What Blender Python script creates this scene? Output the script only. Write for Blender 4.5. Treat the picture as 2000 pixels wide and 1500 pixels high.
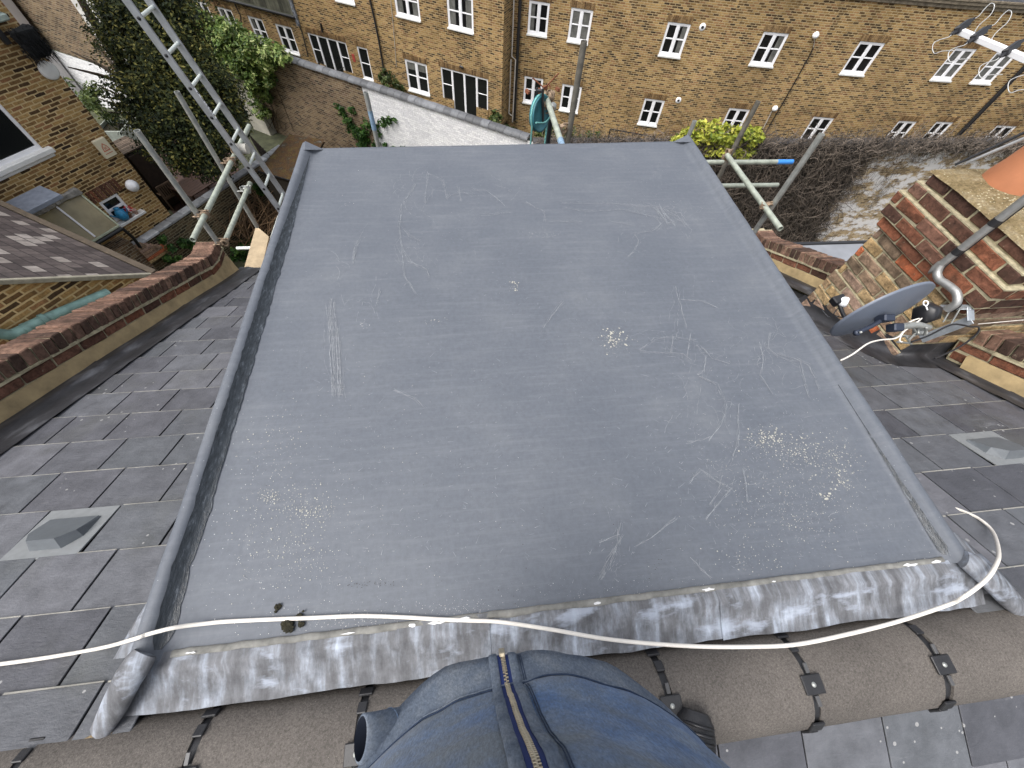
import bpy, bmesh, math, random
from mathutils import Vector, Matrix, noise
scene = bpy.context.scene
for o in list(bpy.data.objects): bpy.data.objects.remove(o)
R_ = math.radians

# ------------------------------------------------------------------ camera
FPX = 745.0
CAM = Vector((0, 0, 1.5))
_Z = Vector((-(955-1000), -(1205-750), -FPX)).normalized()          # world up seen from the camera (x right, y down, z ahead)
_Y = Vector((849-1000, -486-750, FPX)); _Y = (_Y - _Z*_Y.dot(_Z)).normalized()
_X = _Y.cross(_Z)
cam_d = bpy.data.cameras.new('camera'); cam = bpy.data.objects.new('camera', cam_d)
scene.collection.objects.link(cam); scene.camera = cam
cam_d.sensor_width = 36; cam_d.lens = 36*FPX/2000; cam_d.clip_start = .02; cam_d.clip_end = 500
# columns = camera axes in world: right, up, back
cr = Vector((_X.x, _Y.x, _Z.x)); cd = Vector((_X.y, _Y.y, _Z.y)); cf = Vector((_X.z, _Y.z, _Z.z))
M = Matrix((cr, -cd, -cf)).transposed().to_4x4(); M.translation = CAM
cam.matrix_world = M
scene.render.resolution_x = 1024; scene.render.resolution_y = 768

def ray(px, py): return cr*(px-1000) + cd*(py-750) + cf*FPX
def hit(px, py, n, p0):
    d = ray(px, py); n = Vector(n); return CAM + d*(n.dot(Vector(p0)-CAM)/n.dot(d))
def atz(px, py, z): return hit(px, py, (0,0,1), (0,0,z))
def aty(px, py, y): return hit(px, py, (0,1,0), (0,y,0))
def atx(px, py, x): return hit(px, py, (1,0,0), (x,0,0))
def atd(px, py, d): return CAM + ray(px, py)*(d/FPX)

# ------------------------------------------------------------------ light
w = bpy.data.worlds.new('World'); scene.world = w; w.use_nodes = True
nt = w.node_tree; bg = nt.nodes['Background']
sky = nt.nodes.new('ShaderNodeTexSky'); sky.sky_type = 'NISHITA'; sky.sun_disc = False
SUN_EL, SUN_AZ = 60, 242           # azimuth measured clockwise from +Y
sky.sun_elevation = R_(SUN_EL); sky.sun_rotation = R_(SUN_AZ)
sky.air_density = 1.0; sky.dust_density = 5.0; sky.ozone_density = 1.0
hs = nt.nodes.new('ShaderNodeHueSaturation'); hs.inputs['Saturation'].default_value = .35
nt.links.new(sky.outputs[0], hs.inputs['Color']); nt.links.new(hs.outputs[0], bg.inputs[0])
bg.inputs[1].default_value = .15
sd = bpy.data.lights.new('sun', 'SUN'); sun = bpy.data.objects.new('sun', sd); scene.collection.objects.link(sun)
sd.energy = 1.1; sd.angle = R_(48); sd.color = (1, .97, .92)
a, e = R_(SUN_AZ), R_(SUN_EL)
sdir = Vector((math.sin(a)*math.cos(e), math.cos(a)*math.cos(e), math.sin(e)))
sun.rotation_euler = (-sdir).to_track_quat('-Z', 'Y').to_euler()
vs = scene.view_settings; vs.view_transform = 'Standard'; vs.look = 'None'; vs.gamma = 1; vs.exposure = .86
scene.render.engine = 'CYCLES'

# ------------------------------------------------------------------ mesh helpers
RND = random.Random(7)
class MB:
    """collects geometry; build() links it as ONE mesh object"""
    def __init__(s): s.v=[]; s.f=[]; s.uv=[]; s.r=[]; s.sm=[]
    def face(s, pts, uv=None, r=0.5, smooth=False):
        i=len(s.v); s.v += [tuple(p) for p in pts]; s.f.append(tuple(range(i,i+len(pts))))
        s.uv.append(uv or [(0,0)]*len(pts)); s.r.append(r); s.sm.append(smooth)
    def grid(s, rows, r=.5, smooth=True, close=False, uvs=1.0):
        """rows: list of equal-length lists of points, shared vertices; uv in metres along rows/cols"""
        i=len(s.v); n=len(rows[0])
        for row in rows: s.v += [tuple(p) for p in row]
        vv=[0]
        for a_ in range(1,len(rows)): vv.append(vv[-1]+(Vector(rows[a_][0])-Vector(rows[a_-1][0])).length)
        uu=[0]
        for b in range(1,n): uu.append(uu[-1]+(Vector(rows[0][b])-Vector(rows[0][b-1])).length)
        uu.append(uu[-1]+(Vector(rows[0][0])-Vector(rows[0][-1])).length)
        for a_ in range(len(rows)-1):
            for b in range(n if close else n-1):
                c=(b+1)%n
                s.f.append((i+a_*n+b, i+a_*n+c, i+(a_+1)*n+c, i+(a_+1)*n+b))
                s.uv.append([(uu[b],vv[a_]),(uu[b+1],vv[a_]),(uu[b+1],vv[a_+1]),(uu[b],vv[a_+1])]); s.r.append(r); s.sm.append(smooth)
    def box(s, c, h, ax=None, r=.5, jit=0):
        c=Vector(c); ax=ax or (Vector((1,0,0)),Vector((0,1,0)),Vector((0,0,1)))
        P=[]
        for sx in (-1,1):
            for sy in (-1,1):
                for sz in (-1,1):
                    p=c+ax[0]*(sx*h[0])+ax[1]*(sy*h[1])+ax[2]*(sz*h[2])
                    if jit: p+=Vector((RND.uniform(-jit,jit),RND.uniform(-jit,jit),RND.uniform(-jit,jit)))
                    P.append(p)
        i=len(s.v); s.v+=[tuple(p) for p in P]
        for q,du,dv in (((0,1,3,2),1,2),((4,6,7,5),1,2),((0,4,5,1),0,2),((2,3,7,6),0,2),((0,2,6,4),1,0),((1,5,7,3),0,1)):
            s.f.append(tuple(i+k for k in q))
            uv=[]
            for k in q:
                sg=((k>>2)&1,(k>>1)&1,k&1)
                uv.append((sg[du]*2*h[du], sg[dv]*2*h[dv]))
            s.uv.append(uv); s.r.append(r); s.sm.append(False)
    def rbox(s, c, h, ax=None, r=.5, bev=.003, jit=0):
        """box with chamfered edges and slightly wobbly corners"""
        c=Vector(c); ax=ax or (Vector((1,0,0)),Vector((0,1,0)),Vector((0,0,1)))
        def P(x,y,z): return c+ax[0]*x+ax[1]*y+ax[2]*z
        off={}
        i0=len(s.v); idx={}
        for sx in (-1,1):
            for sy in (-1,1):
                for sz in (-1,1):
                    j=[RND.uniform(-jit,jit) for _ in range(3)]
                    for k in range(3):
                        q=[sx*(h[0]-(bev if k!=0 else 0)),sy*(h[1]-(bev if k!=1 else 0)),sz*(h[2]-(bev if k!=2 else 0))]
                        idx[(sx,sy,sz,k)]=len(s.v); s.v.append(tuple(P(q[0]+j[0],q[1]+j[1],q[2]+j[2])))
        def F(*k): 
            s.f.append(tuple(idx[q] for q in k)); s.uv.append([(0,0)]*len(k)); s.r.append(r); s.sm.append(False)
        for k,(u,v) in enumerate(((1,2),(2,0),(0,1))):
            for sg in (-1,1):
                def key(a_,b):
                    q=[0,0,0]; q[k]=sg; q[u]=a_; q[v]=b; return (*q,k)
                L=[key(-1,-1),key(1,-1),key(1,1),key(-1,1)]
                F(*(L if sg>0 else L[::-1]))
        for k,(u,v) in enumerate(((1,2),(2,0),(0,1))):      # edges along axis k
            for su in (-1,1):
                for sv in (-1,1):
                    def key(a_,kk):
                        q=[0,0,0]; q[k]=a_; q[u]=su; q[v]=sv; return (*q,kk)
                    L=[key(-1,u),key(1,u),key(1,v),key(-1,v)]
                    F(*(L if su*sv>0 else L[::-1]))
        for sx in (-1,1):
            for sy in (-1,1):
                for sz in (-1,1):
                    L=[(sx,sy,sz,0),(sx,sy,sz,1),(sx,sy,sz,2)]
                    F(*(L if sx*sy*sz>0 else L[::-1]))
    def tube(s, path, rad, n=10, caps=True, r=.5, hollow=0):
        path=[Vector(p) for p in path]; rows=[]
        up=None
        for k,p in enumerate(path):
            t=(path[min(k+1,len(path)-1)]-path[max(k-1,0)]).normalized()
            if up is None:
                up=Vector((0,0,1)) if abs(t.z)<.9 else Vector((1,0,0))
            a_=t.cross(up).normalized(); b=a_.cross(t).normalized(); up=b
            rr=rad[k] if isinstance(rad,(list,tuple)) else rad
            rows.append([p+(a_*math.cos(2*math.pi*q/n)+b*math.sin(2*math.pi*q/n))*rr for q in range(n)])
        s.grid(rows, r, True, True)
        if caps:
            for row,rev in ((rows[0],False),(rows[-1],True)):
                if hollow:
                    c=sum(row,Vector())/n; inn=[c+(p-c)*.82 for p in row]; t=(path[1]-path[0]).normalized()*(.08 if not rev else -.08)
                    deep=[p+t for p in inn]
                    for k in range(n):
                        q=(k+1)%n
                        s.face([row[k],row[q],inn[q],inn[k]] if rev else [row[q],row[k],inn[k],inn[q]],r=r)
                        s.face([inn[k],inn[q],deep[q],deep[k]] if rev else [inn[q],inn[k],deep[k],deep[q]],r=r)
                    s.face(deep if rev else deep[::-1],r=0)
                else: s.face(row if rev else row[::-1],r=r)
    def lathe(s, base, prof, n=24, r=.5, axis=None):
        base=Vector(base); ax=(axis or Vector((0,0,1))).normalized()
        u=ax.orthogonal().normalized(); v=ax.cross(u)
        rows=[[base+ax*z+(u*math.cos(2*math.pi*k/n)+v*math.sin(2*math.pi*k/n))*rr for k in range(n)] for rr,z in prof]
        s.grid(rows,r,True,True)
    def build(s, name, mat, parent=None, **kw):
        me=bpy.data.meshes.new(name); me.from_pydata(s.v,[],s.f)
        uvl=me.uv_layers.new(name='UVMap')
        flat=[c for f in s.uv for uv in f for c in uv]; uvl.data.foreach_set('uv',flat)
        at=me.attributes.new('rnd','FLOAT','FACE'); at.data.foreach_set('value',s.r)
        me.polygons.foreach_set('use_smooth',s.sm); me.update()
        me.materials.append(mat)
        o=bpy.data.objects.new(name,me); scene.collection.objects.link(o)
        if parent:
            o.parent=parent; o.matrix_parent_inverse=parent.matrix_basis.inverted()
        for k,v in kw.items(): o[k]=v
        return o
def thing(name, label, cat, loc=(0,0,0), group=None):
    o=bpy.data.objects.new(name,None); scene.collection.objects.link(o); o.location=loc; o.empty_display_size=.1
    o['label']=label; o['category']=cat
    if group: o['group']=group
    return o
def tag(o,label,cat,group=None):
    o['label']=label; o['category']=cat
    if group: o['group']=group
    return o
def axes(u):     # horizontal unit u -> (u, outward normal, up)
    u=Vector((u[0],u[1],0)).normalized(); return (u, Vector((u.y,-u.x,0)), Vector((0,0,1)))

# ------------------------------------------------------------------ materials
def S(c):        # sRGB 0-255 -> linear
    f=lambda x:(x/255/12.92 if x/255<=.04045 else ((x/255+.055)/1.055)**2.4)
    return (f(c[0]),f(c[1]),f(c[2]),1)
class Mat:
    def __init__(s,name,rough=.8,metal=0,spec=.5):
        s.m=bpy.data.materials.new(name); s.m.use_nodes=True; s.t=s.m.node_tree; s.b=s.t.nodes['Principled BSDF']
        s.b.inputs['Roughness'].default_value=rough; s.b.inputs['Metallic'].default_value=metal
        s.b.inputs['Specular IOR Level'].default_value=spec
    def n(s,t,**k):
        x=s.t.nodes.new('ShaderNode'+t)
        for a_,v in k.items():
            if a_ in x.inputs.keys(): x.inputs[a_].default_value=v
            else: setattr(x,a_,v)
        return x
    def l(s,a_,b): s.t.links.new(a_,b)
    def coord(s,kind='Object',scale=(1,1,1)):
        tc=s.n('TexCoord'); mp=s.n('Mapping'); mp.inputs['Scale'].default_value=scale; s.l(tc.outputs[kind],mp.inputs[0]); return mp.outputs[0]
    def noise(s,vec,scale,detail=4,rough=.6):
        x=s.n('TexNoise'); x.inputs['Scale'].default_value=scale; x.inputs['Detail'].default_value=detail; x.inputs['Roughness'].default_value=rough
        if vec: s.l(vec,x.inputs['Vector'])
        return x.outputs['Fac']
    def ramp(s,fac,stops,interp='LINEAR'):
        x=s.n('ValToRGB'); el=x.color_ramp.elements; x.color_ramp.interpolation=interp
        while len(el)<len(stops): el.new(.5)
        for e_,(p,c) in zip(el,stops): e_.position=p; e_.color=c if len(c)==4 else (*c,1)
        s.l(fac,x.inputs[0]); return x.outputs[0]
    def mix(s,fac,a_,b,mode='MIX'):
        x=s.n('Mix'); x.data_type='RGBA'; x.blend_type=mode
        for v,i in ((fac,0),(a_,6),(b,7)):
            if hasattr(v,'links') or hasattr(v,'is_linked'): s.l(v,x.inputs[i])
            else: x.inputs[i].default_value=v
        return x.outputs[2]
    def base(s,v):
        if hasattr(v,'is_linked'): s.l(v,s.b.inputs['Base Color'])
        else: s.b.inputs['Base Color'].default_value=v
    def bump(s,h,strength=.4,dist=.01):
        x=s.n('Bump'); x.inputs['Strength'].default_value=strength; x.inputs['Distance'].default_value=dist
        s.l(h,x.inputs['Height']); s.l(x.outputs[0],s.b.inputs['Normal'])
    def attr(s): 
        x=s.n('Attribute'); x.attribute_name='rnd'; return x.outputs['Fac']
def g3(v): return (v,v,v,1)
def sc(c,k): return (c[0]*k,c[1]*k,c[2]*k,1)
def simple(name,col,rough=.6,metal=0,var=.25,scale=8,bump=.0,spec=.5,attr=False):
    m=Mat(name,rough,metal,spec); v=m.coord()
    f=m.noise(v,scale,5); c=m.ramp(f,[(.25,sc(col,1-var)),(.75,sc(col,1+var))])
    if attr:
        lo,hi=attr if isinstance(attr,tuple) else (.55,1.35); c=m.mix(1.0,c,m.ramp(m.attr(),[(0,g3(lo)),(1,g3(hi))]),'MULTIPLY')
    m.base(c)
    if bump: m.bump(m.noise(v,scale*6,6),bump,.005)
    return m.m
def brickmat(name, stops, mortar, stain=.35, sootf=.5, bw=.225, rh=.075, ms=.009, offset=.5, wash=None, dark=1.0):
    m=Mat(name,.9,0,.2); uv=m.coord('UV'); ob=m.coord()
    # wobble the courses a little
    nz=m.n('TexNoise'); nz.inputs['Scale'].default_value=9; m.l(uv,nz.inputs['Vector'])
    wob=m.mix(.012,uv,nz.outputs['Color'],'LINEAR_LIGHT')
    b=m.n('TexBrick'); b.offset=offset; b.squash=1
    for k,v in (('Scale',1),('Mortar Size',ms),('Mortar Smooth',.3),('Bias',0),('Brick Width',bw),('Row Height',rh)): b.inputs[k].default_value=v
    b.inputs['Color1'].default_value=g3(0); b.inputs['Color2'].default_value=g3(1); b.inputs['Mortar'].default_value=g3(.5)
    m.l(wob,b.inputs['Vector'])
    c=m.ramp(b.outputs['Color'],stops)
    f1=m.noise(ob,30,6,.7); c=m.mix(1.0,c,m.ramp(f1,[(.3,g3(.62)),(.7,g3(1.35))]),'MULTIPLY')
    mc=m.mix(m.noise(ob,5,5),sc(mortar,.6),sc(mortar,1.25))
    c=m.mix(b.outputs['Fac'],c,mc)
    big=m.noise(ob,.55,6,.65)
    c=m.mix(1.0,c,m.ramp(big,[(.3,g3(1-stain)),(.5,g3(1)),(.72,g3(1+stain*.6))]),'MULTIPLY')
    soot=m.noise(m.coord('Object',(2.2,2.2,.5)),1.3,5,.7)
    c=m.mix(m.ramp(soot,[(.55,g3(0)),(.8,g3(sootf))]),c,sc((.06,.045,.03),1))
    if wash:   # surviving patches of old paint
        wf=m.noise(m.coord('Object',(1,1,2)),wash[1],7,.75); c=m.mix(m.ramp(wf,[(wash[2],g3(0)),(wash[2]+.07,g3(wash[3]))]),c,wash[0])
    m.base(c)
    h=m.mix(.25,b.outputs['Fac'],f1); inv=m.n('Invert'); m.l(h,inv.inputs['Color'])
    m.bump(inv.outputs[0],.6,.012)
    return m.m
Y1,Y2,Y3,Y4,Y5=(.04,.027,.018,1),(.12,.07,.030,1),(.26,.16,.06,1),(.40,.27,.11,1),(.28,.155,.07,1)
MT=dict(
 stock=brickmat('yellow_stock_brick',[(0,Y1),(.22,Y2),(.45,Y3),(.7,(.41,.27,.115,1)),(.88,Y5),(1,(.14,.07,.035,1))],(.44,.34,.19,1),.3,ms=.0125),
 stock_left=brickmat('flank_brick',[(0,(.04,.027,.018,1)),(.28,(.14,.08,.035,1)),(.55,(.29,.175,.07,1)),(.8,(.40,.26,.105,1)),(1,(.25,.12,.06,1))],(.56,.42,.22,1),.3,ms=.013),
 old=brickmat('old_garden_brick',[(0,(.05,.035,.025,1)),(.4,(.14,.09,.055,1)),(.8,(.24,.17,.10,1)),(1,(.16,.10,.07,1))],(.30,.26,.19,1),.45,ms=.01),
 dim=brickmat('dark_garden_brick',[(0,(.03,.025,.018,1)),(.5,(.09,.065,.04,1)),(1,(.17,.12,.07,1))],(.24,.21,.13,1),.5,ms=.012),
 patched=brickmat('flaking_painted_brick',[(0,(.10,.065,.04,1)),(.4,(.28,.19,.095,1)),(1,(.46,.34,.19,1))],(.45,.38,.27,1),.25,sootf=.2,wash=((.72,.70,.70,1),1.3,.47,.85)),
 white=brickmat('white_painted_brick',[(0,(.66,.66,.68,1)),(.5,(.78,.78,.79,1)),(1,(.84,.84,.84,1))],(.66,.66,.68,1),.06,sootf=.06,ms=.006),
 blueg=simple('grey_coping',(.12,.125,.135,1),.6,var=.3,scale=12,bump=.3,attr=True),
 render=simple('cream_render',(.32,.24,.125,1),.8,var=.35,scale=9,bump=.4),
 lead=None,
 upvc=simple('white_frame',(.86,.86,.88,1),.35,var=.04),
 sillm=simple('white_sill',(.72,.72,.70,1),.5,var=.08),
 curtain=simple('curtain_cloth',(.11,.11,.10,1),.8,var=.5,scale=6),
 blackp=simple('black_plastic',(.012,.012,.014,1),.4,var=.3),
 blackr=simple('black_pipe',(.02,.02,.022,1),.45,var=.3),
 greyp=simple('pale_pipe',(.45,.42,.38,1),.5),
 galv=simple('galvanised_steel',(.38,.39,.37,1),.45,.6,var=.3,scale=20,bump=.1),
 galv_green=simple('weathered_tube',(.36,.39,.33,1),.55,.35,var=.3,scale=18,bump=.1),
 galv_dark=simple('dark_weathered_tube',(.13,.12,.10,1),.65,.3,var=.5,scale=14,bump=.2),
 alu=simple('ladder_aluminium',(.42,.44,.47,1),.4,.7,var=.2,scale=15),
 rung=simple('pale_rung',(.62,.66,.62,1),.4,.3,var=.15),
 coupler=simple('rusty_coupler',(.26,.19,.13,1),.7,.3,var=.6,scale=40),
 bluep=simple('blue_paint',(.04,.22,.62,1),.4),
 bluef=simple('faded_blue_paint',(.22,.33,.45,1),.5,.2,var=.4,scale=30),
 timber=simple('weathered_timber',(.17,.115,.075,1),.8,var=.35,scale=5,bump=.3),
 table=simple('brown_table_wood',(.075,.036,.022,1),.6,var=.3,scale=6),
 deck=simple('red_brown_deck',(.05,.024,.017,1),.8,var=.5,scale=5),
 plank=simple('scaffold_board_wood',(.36,.28,.18,1),.8,var=.25,scale=12,bump=.3),
 plank2=simple('orange_board_wood',(.42,.22,.10,1),.8,var=.25,scale=12),
 terra=simple('terracotta',(.43,.17,.08,1),.75,var=.15,scale=6,bump=.15),
 teal=simple('teal_paint',(.10,.22,.20,1),.5,var=.35,scale=10),
 tealw=simple('teal_wheel',(.03,.14,.17,1),.5,var=.3,scale=10),
 rope=simple('turquoise_rope',(.14,.36,.34,1),.8,var=.3,scale=60),
 cable=simple('white_cable',(.72,.68,.62,1),.5,var=.08,scale=30),
 pipeteal=simple('teal_drain_pipe',(.16,.27,.25,1),.45,var=.4,scale=8),
 grassg=simple('garden_ground',(.05,.055,.028,1),.95,var=.6,scale=3,bump=.6),
 rubber=simple('black_rubber',(.018,.018,.02,1),.45,var=.3,scale=40,bump=.2),
 dishm=simple('dish_grey',(.13,.15,.19,1),.4,var=.08),
 bark=simple('bark',(.06,.045,.03,1),.9,var=.4,scale=20),
 brass=simple('zip_brass',(.55,.48,.35,1),.4,.8,var=.15,scale=200),
 navy=simple('navy_tape',(.012,.028,.13,1),.8,var=.2),
 stick=simple('dry_stems',(.17,.105,.055,1),.9,var=.4,scale=9,attr=True),
 twig=simple('bare_twigs',(.155,.125,.10,1),.9,var=.35,scale=3,attr=(.10,1.5)),
 whitepaint=simple('white_paint_fleck',(.50,.50,.49,1),.7,var=.2,scale=90),
 creampaint=simple('pale_paint_fleck',(.40,.39,.34,1),.8,var=.3,scale=90),
 scratch=simple('pale_scratch',(.25,.265,.285,1),.7,var=.35,scale=60),
 moss=simple('moss',(.022,.020,.010,1),1,var=.6,scale=60,bump=1),
 slot=simple('dark_slot',(.004,.004,.004,1),.9),
 cloth=simple('dark_trousers',(.03,.035,.05,1),.9,var=.3,scale=20),
 skin=simple('skin',(.5,.28,.2,1),.5,var=.1),
 hair=simple('brown_hair',(.05,.03,.02,1),.8,var=.4,scale=60),
)
def mat_glass():
    m=Mat('window_glass',.06,0,.6); m.base((.008,.009,.010,1)); return m.m
MT['glass']=mat_glass(); MT['aerial']=simple('aerial_rod_grey',(.55,.55,.54,1),.4,.4); MT['strapgrey']=simple('strap_grey',(.07,.07,.072,1),.5)
def mat_lead():
    m=Mat('lead_sheet',.75,0,.3); ob=m.coord(); st=m.coord('Object',(9,1.2,4))
    a_=m.noise(st,2.2,6,.65); b=m.noise(ob,14,6,.7)
    c=m.ramp(a_,[(.30,(.075,.075,.08,1)),(.47,(.135,.139,.150,1)),(.60,(.235,.255,.29,1)),(.74,(.42,.47,.55,1))])
    c=m.mix(1.0,c,m.ramp(b,[(.3,g3(.6)),(.7,g3(1.3))]),'MULTIPLY')
    ed=m.noise(m.coord('Object',(2.5,6,6)),2.0,5); c=m.mix(m.ramp(ed,[(.56,g3(0)),(.66,g3(.55))]),c,(.42,.47,.56,1))
    m.base(c); m.l(m.ramp(a_,[(.3,g3(.6)),(.7,g3(.85))]),m.b.inputs['Roughness']); m.bump(m.mix(.3,a_,b),.35,.012); return m.m
MT['lead']=mat_lead()
def mat_darklead():
    m=Mat('dark_lead',.45,.2,.5); a_=m.noise(m.coord('Object',(3,.6,2)),3,5,.6)
    m.base(m.ramp(a_,[(.3,(.018,.018,.02,1)),(.55,(.045,.045,.05,1)),(.75,(.16,.165,.18,1))])); m.bump(m.noise(m.coord(),6,4),.3,.02); return m.m
MT['darklead']=mat_darklead()
def mat_slate():
    m=Mat('natural_slate',.5,0,.5); ob=m.coord(); r=m.attr()
    c=m.ramp(r,[(0,(.058,.060,.070,1)),(.3,(.086,.087,.099,1)),(.6,(.086,.092,.102,1)),(.9,(.120,.121,.135,1)),(.97,(.30,.29,.26,1))])
    st=m.noise(m.coord('Object',(1.5,1.5,1)),7,7,.7); c=m.mix(1.0,c,m.ramp(st,[(.3,g3(.72)),(.7,g3(1.3))]),'MULTIPLY')
    g=m.noise(ob,1.8,5,.6); c=m.mix(m.ramp(g,[(.55,g3(0)),(.72,g3(.4))]),c,(.085,.087,.072,1))
    sp=m.n('TexVoronoi'); sp.inputs['Scale'].default_value=22; m.l(ob,sp.inputs['Vector'])
    pat=m.noise(ob,3,3); spk=m.n('Math',operation='LESS_THAN'); m.l(sp.outputs['Distance'],spk.inputs[0]); m.l(m.ramp(pat,[(.5,g3(0)),(.62,g3(.16))]),spk.inputs[1])
    c=m.mix(spk.outputs[0],c,(.26,.26,.26,1))
    hz=m.noise(m.coord('Object',(1,5,1)),4,7,.8); c=m.mix(m.ramp(hz,[(.6,g3(0)),(.72,g3(.35))]),c,(.24,.245,.26,1))
    m.base(c); m.l(m.ramp(st,[(.3,g3(.38)),(.7,g3(.62))]),m.b.inputs['Roughness'])
    wv=m.noise(m.coord('Object',(6,14,6)),7,6,.65); m.bump(m.mix(.5,st,wv),.65,.008); return m.m
MT['slate']=mat_slate()
def mat_grp():
    m=Mat('grey_roof_coating',.6,0,.35); ob=m.coord(); m.b.inputs['Coat Weight'].default_value=.06; m.b.inputs['Coat Roughness'].default_value=.45
    a_=m.noise(ob,2.2,7,.65); b=m.noise(ob,45,5,.7); fine=m.noise(m.coord('Object',(1,.25,1)),90,4,.6)
    c=m.ramp(a_,[(.3,(.086,.097,.117,1)),(.5,(.097,.108,.128,1)),(.62,(.108,.119,.138,1)),(.75,(.128,.138,.154,1))])
    c=m.mix(1.0,c,m.ramp(b,[(.3,g3(.9)),(.7,g3(1.1))]),'MULTIPLY')
    # old rubbed smears, patchy
    s_=m.noise(m.coord('Object',(2.5,1.2,1)),3.3,9,.78); z=m.noise(ob,.9,2)
    mk=m.mix(1.0,m.ramp(s_,[(.56,g3(0)),(.72,g3(1))]),m.ramp(z,[(.42,g3(0)),(.62,g3(.4))]),'MULTIPLY')
    c=m.mix(mk,c,(.18,.19,.205,1)); sm=m.noise(m.coord('Object',(.5,7,1)),5,7,.75); c=m.mix(m.ramp(sm,[(.5,g3(0)),(.75,g3(.35))]),c,(.18,.19,.21,1)); m.base(c)
    dust=m.n('TexVoronoi'); dust.inputs['Scale'].default_value=55; m.l(ob,dust.inputs['Vector'])
    dk=m.n('Math',operation='LESS_THAN'); m.l(dust.outputs['Distance'],dk.inputs[0]); m.l(m.ramp(z,[(.45,g3(0)),(.75,g3(.14))]),dk.inputs[1])
    c=m.mix(dk.outputs[0],c,(.34,.35,.36,1)); m.base(c)
    m.l(m.ramp(a_,[(.3,g3(.52)),(.7,g3(.68))]),m.b.inputs['Roughness']); m.bump(m.mix(.4,fine,m.noise(ob,14,4)),.22,.004); return m.m
MT['grp']=mat_grp()
def mat_ridge():
    m=Mat('sanded_ridge_tile',.95,0,.2); ob=m.coord(); a_=m.noise(ob,3,5); b=m.noise(ob,160,3,.8); d=m.noise(ob,330,2,.9)
    c=m.ramp(a_,[(.3,(.086,.078,.071,1)),(.7,(.128,.115,.104,1))]); c=m.mix(1.0,c,m.ramp(b,[(.3,g3(.6)),(.7,g3(1.4))]),'MULTIPLY')
    c=m.mix(m.ramp(d,[(.66,g3(0)),(.72,g3(.7))]),c,(.42,.37,.32,1)); m.base(c); m.bump(b,.6,.003); return m.m
MT['ridge']=mat_ridge()
def mat_nearbrick(name,stops):
    m=Mat(name,.9,0,.2); ob=m.coord(); c=m.ramp(m.attr(),stops)
    a_=m.noise(ob,26,7,.75); c=m.mix(1.0,c,m.ramp(a_,[(.32,g3(.35)),(.5,g3(.95)),(.68,g3(1.5))]),'MULTIPLY')
    b=m.noise(ob,6,6,.7); c=m.mix(m.ramp(b,[(.5,g3(0)),(.72,g3(.8))]),c,(.045,.032,.022,1))
    li=m.noise(ob,40,4); c=m.mix(m.ramp(li,[(.66,g3(0)),(.72,g3(.5))]),c,(.36,.33,.24,1))
    m.base(c); m.bump(a_,.9,.012); return m.m
MT['redbrick']=mat_nearbrick('red_near_brick',[(0,(.070,.038,.029,1)),(.4,(.135,.065,.044,1)),(.75,(.235,.090,.050,1)),(1,(.17,.10,.075,1))])
MT['capbrick']=mat_nearbrick('coping_brick',[(0,(.06,.038,.030,1)),(.5,(.15,.088,.064,1)),(1,(.26,.16,.115,1))])
MT['stackbrick']=mat_nearbrick('stack_brick',[(0,(.19,.14,.095,1)),(.3,(.31,.21,.14,1)),(.6,(.34,.235,.18,1)),(.75,(.42,.29,.14,1)),(.9,(.46,.33,.18,1)),(.97,(.42,.13,.06,1))])
MT['mortar']=simple('old_mortar',(.38,.335,.22,1),.95,var=.5,scale=25,bump=.8)
def mat_fl():
    m=Mat('lichen_mortar',.95,0,.2); ob=m.coord(); a_=m.noise(ob,9,6,.7); b=m.noise(ob,70,4,.7)
    c=m.ramp(a_,[(.3,(.10,.075,.035,1)),(.5,(.21,.16,.085,1)),(.7,(.29,.25,.17,1))]); c=m.mix(1.0,c,m.ramp(b,[(.3,g3(.6)),(.7,g3(1.4))]),'MULTIPLY')
    v=m.n('TexVoronoi'); v.inputs['Scale'].default_value=48; m.l(ob,v.inputs['Vector']); k=m.n('Math',operation='LESS_THAN'); m.l(v.outputs['Distance'],k.inputs[0]); m.l(m.ramp(m.noise(ob,4,3),[(.4,g3(.05)),(.65,g3(.33))]),k.inputs[1])
    m.base(m.mix(k.outputs[0],c,(.42,.38,.26,1))); m.bump(b,.8,.01); return m.m
MT['flaunch']=mat_fl()
MT['tiles']=None
def mat_slates_left():
    m=Mat('patched_slates',.6,0,.4); uv=m.coord('UV')
    b=m.n('TexBrick'); b.offset=.5
    for k,v in (('Scale',1),('Mortar Size',.006),('Mortar Smooth',.1),('Brick Width',.25),('Row Height',.15)): b.inputs[k].default_value=v
    b.inputs['Color1'].default_value=g3(0); b.inputs['Color2'].default_value=g3(1); b.inputs['Mortar'].default_value=g3(0)
    m.l(uv,b.inputs['Vector'])
    c=m.ramp(b.outputs['Color'],[(0,(.045,.035,.035,1)),(.5,(.085,.068,.066,1)),(.74,(.11,.09,.085,1)),(.78,(.26,.23,.21,1)),(1,(.30,.27,.25,1))])
    c=m.mix(b.outputs['Fac'],c,(.015,.012,.012,1)); c=m.mix(1.0,c,m.ramp(m.noise(m.coord(),8,6,.7),[(.3,g3(.6)),(.7,g3(1.3))]),'MULTIPLY')
    m.base(c); inv=m.n('Invert'); m.l(b.outputs['Fac'],inv.inputs['Color']); m.bump(inv.outputs[0],.6,.02); return m.m
MT['slates_left']=mat_slates_left()
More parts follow.
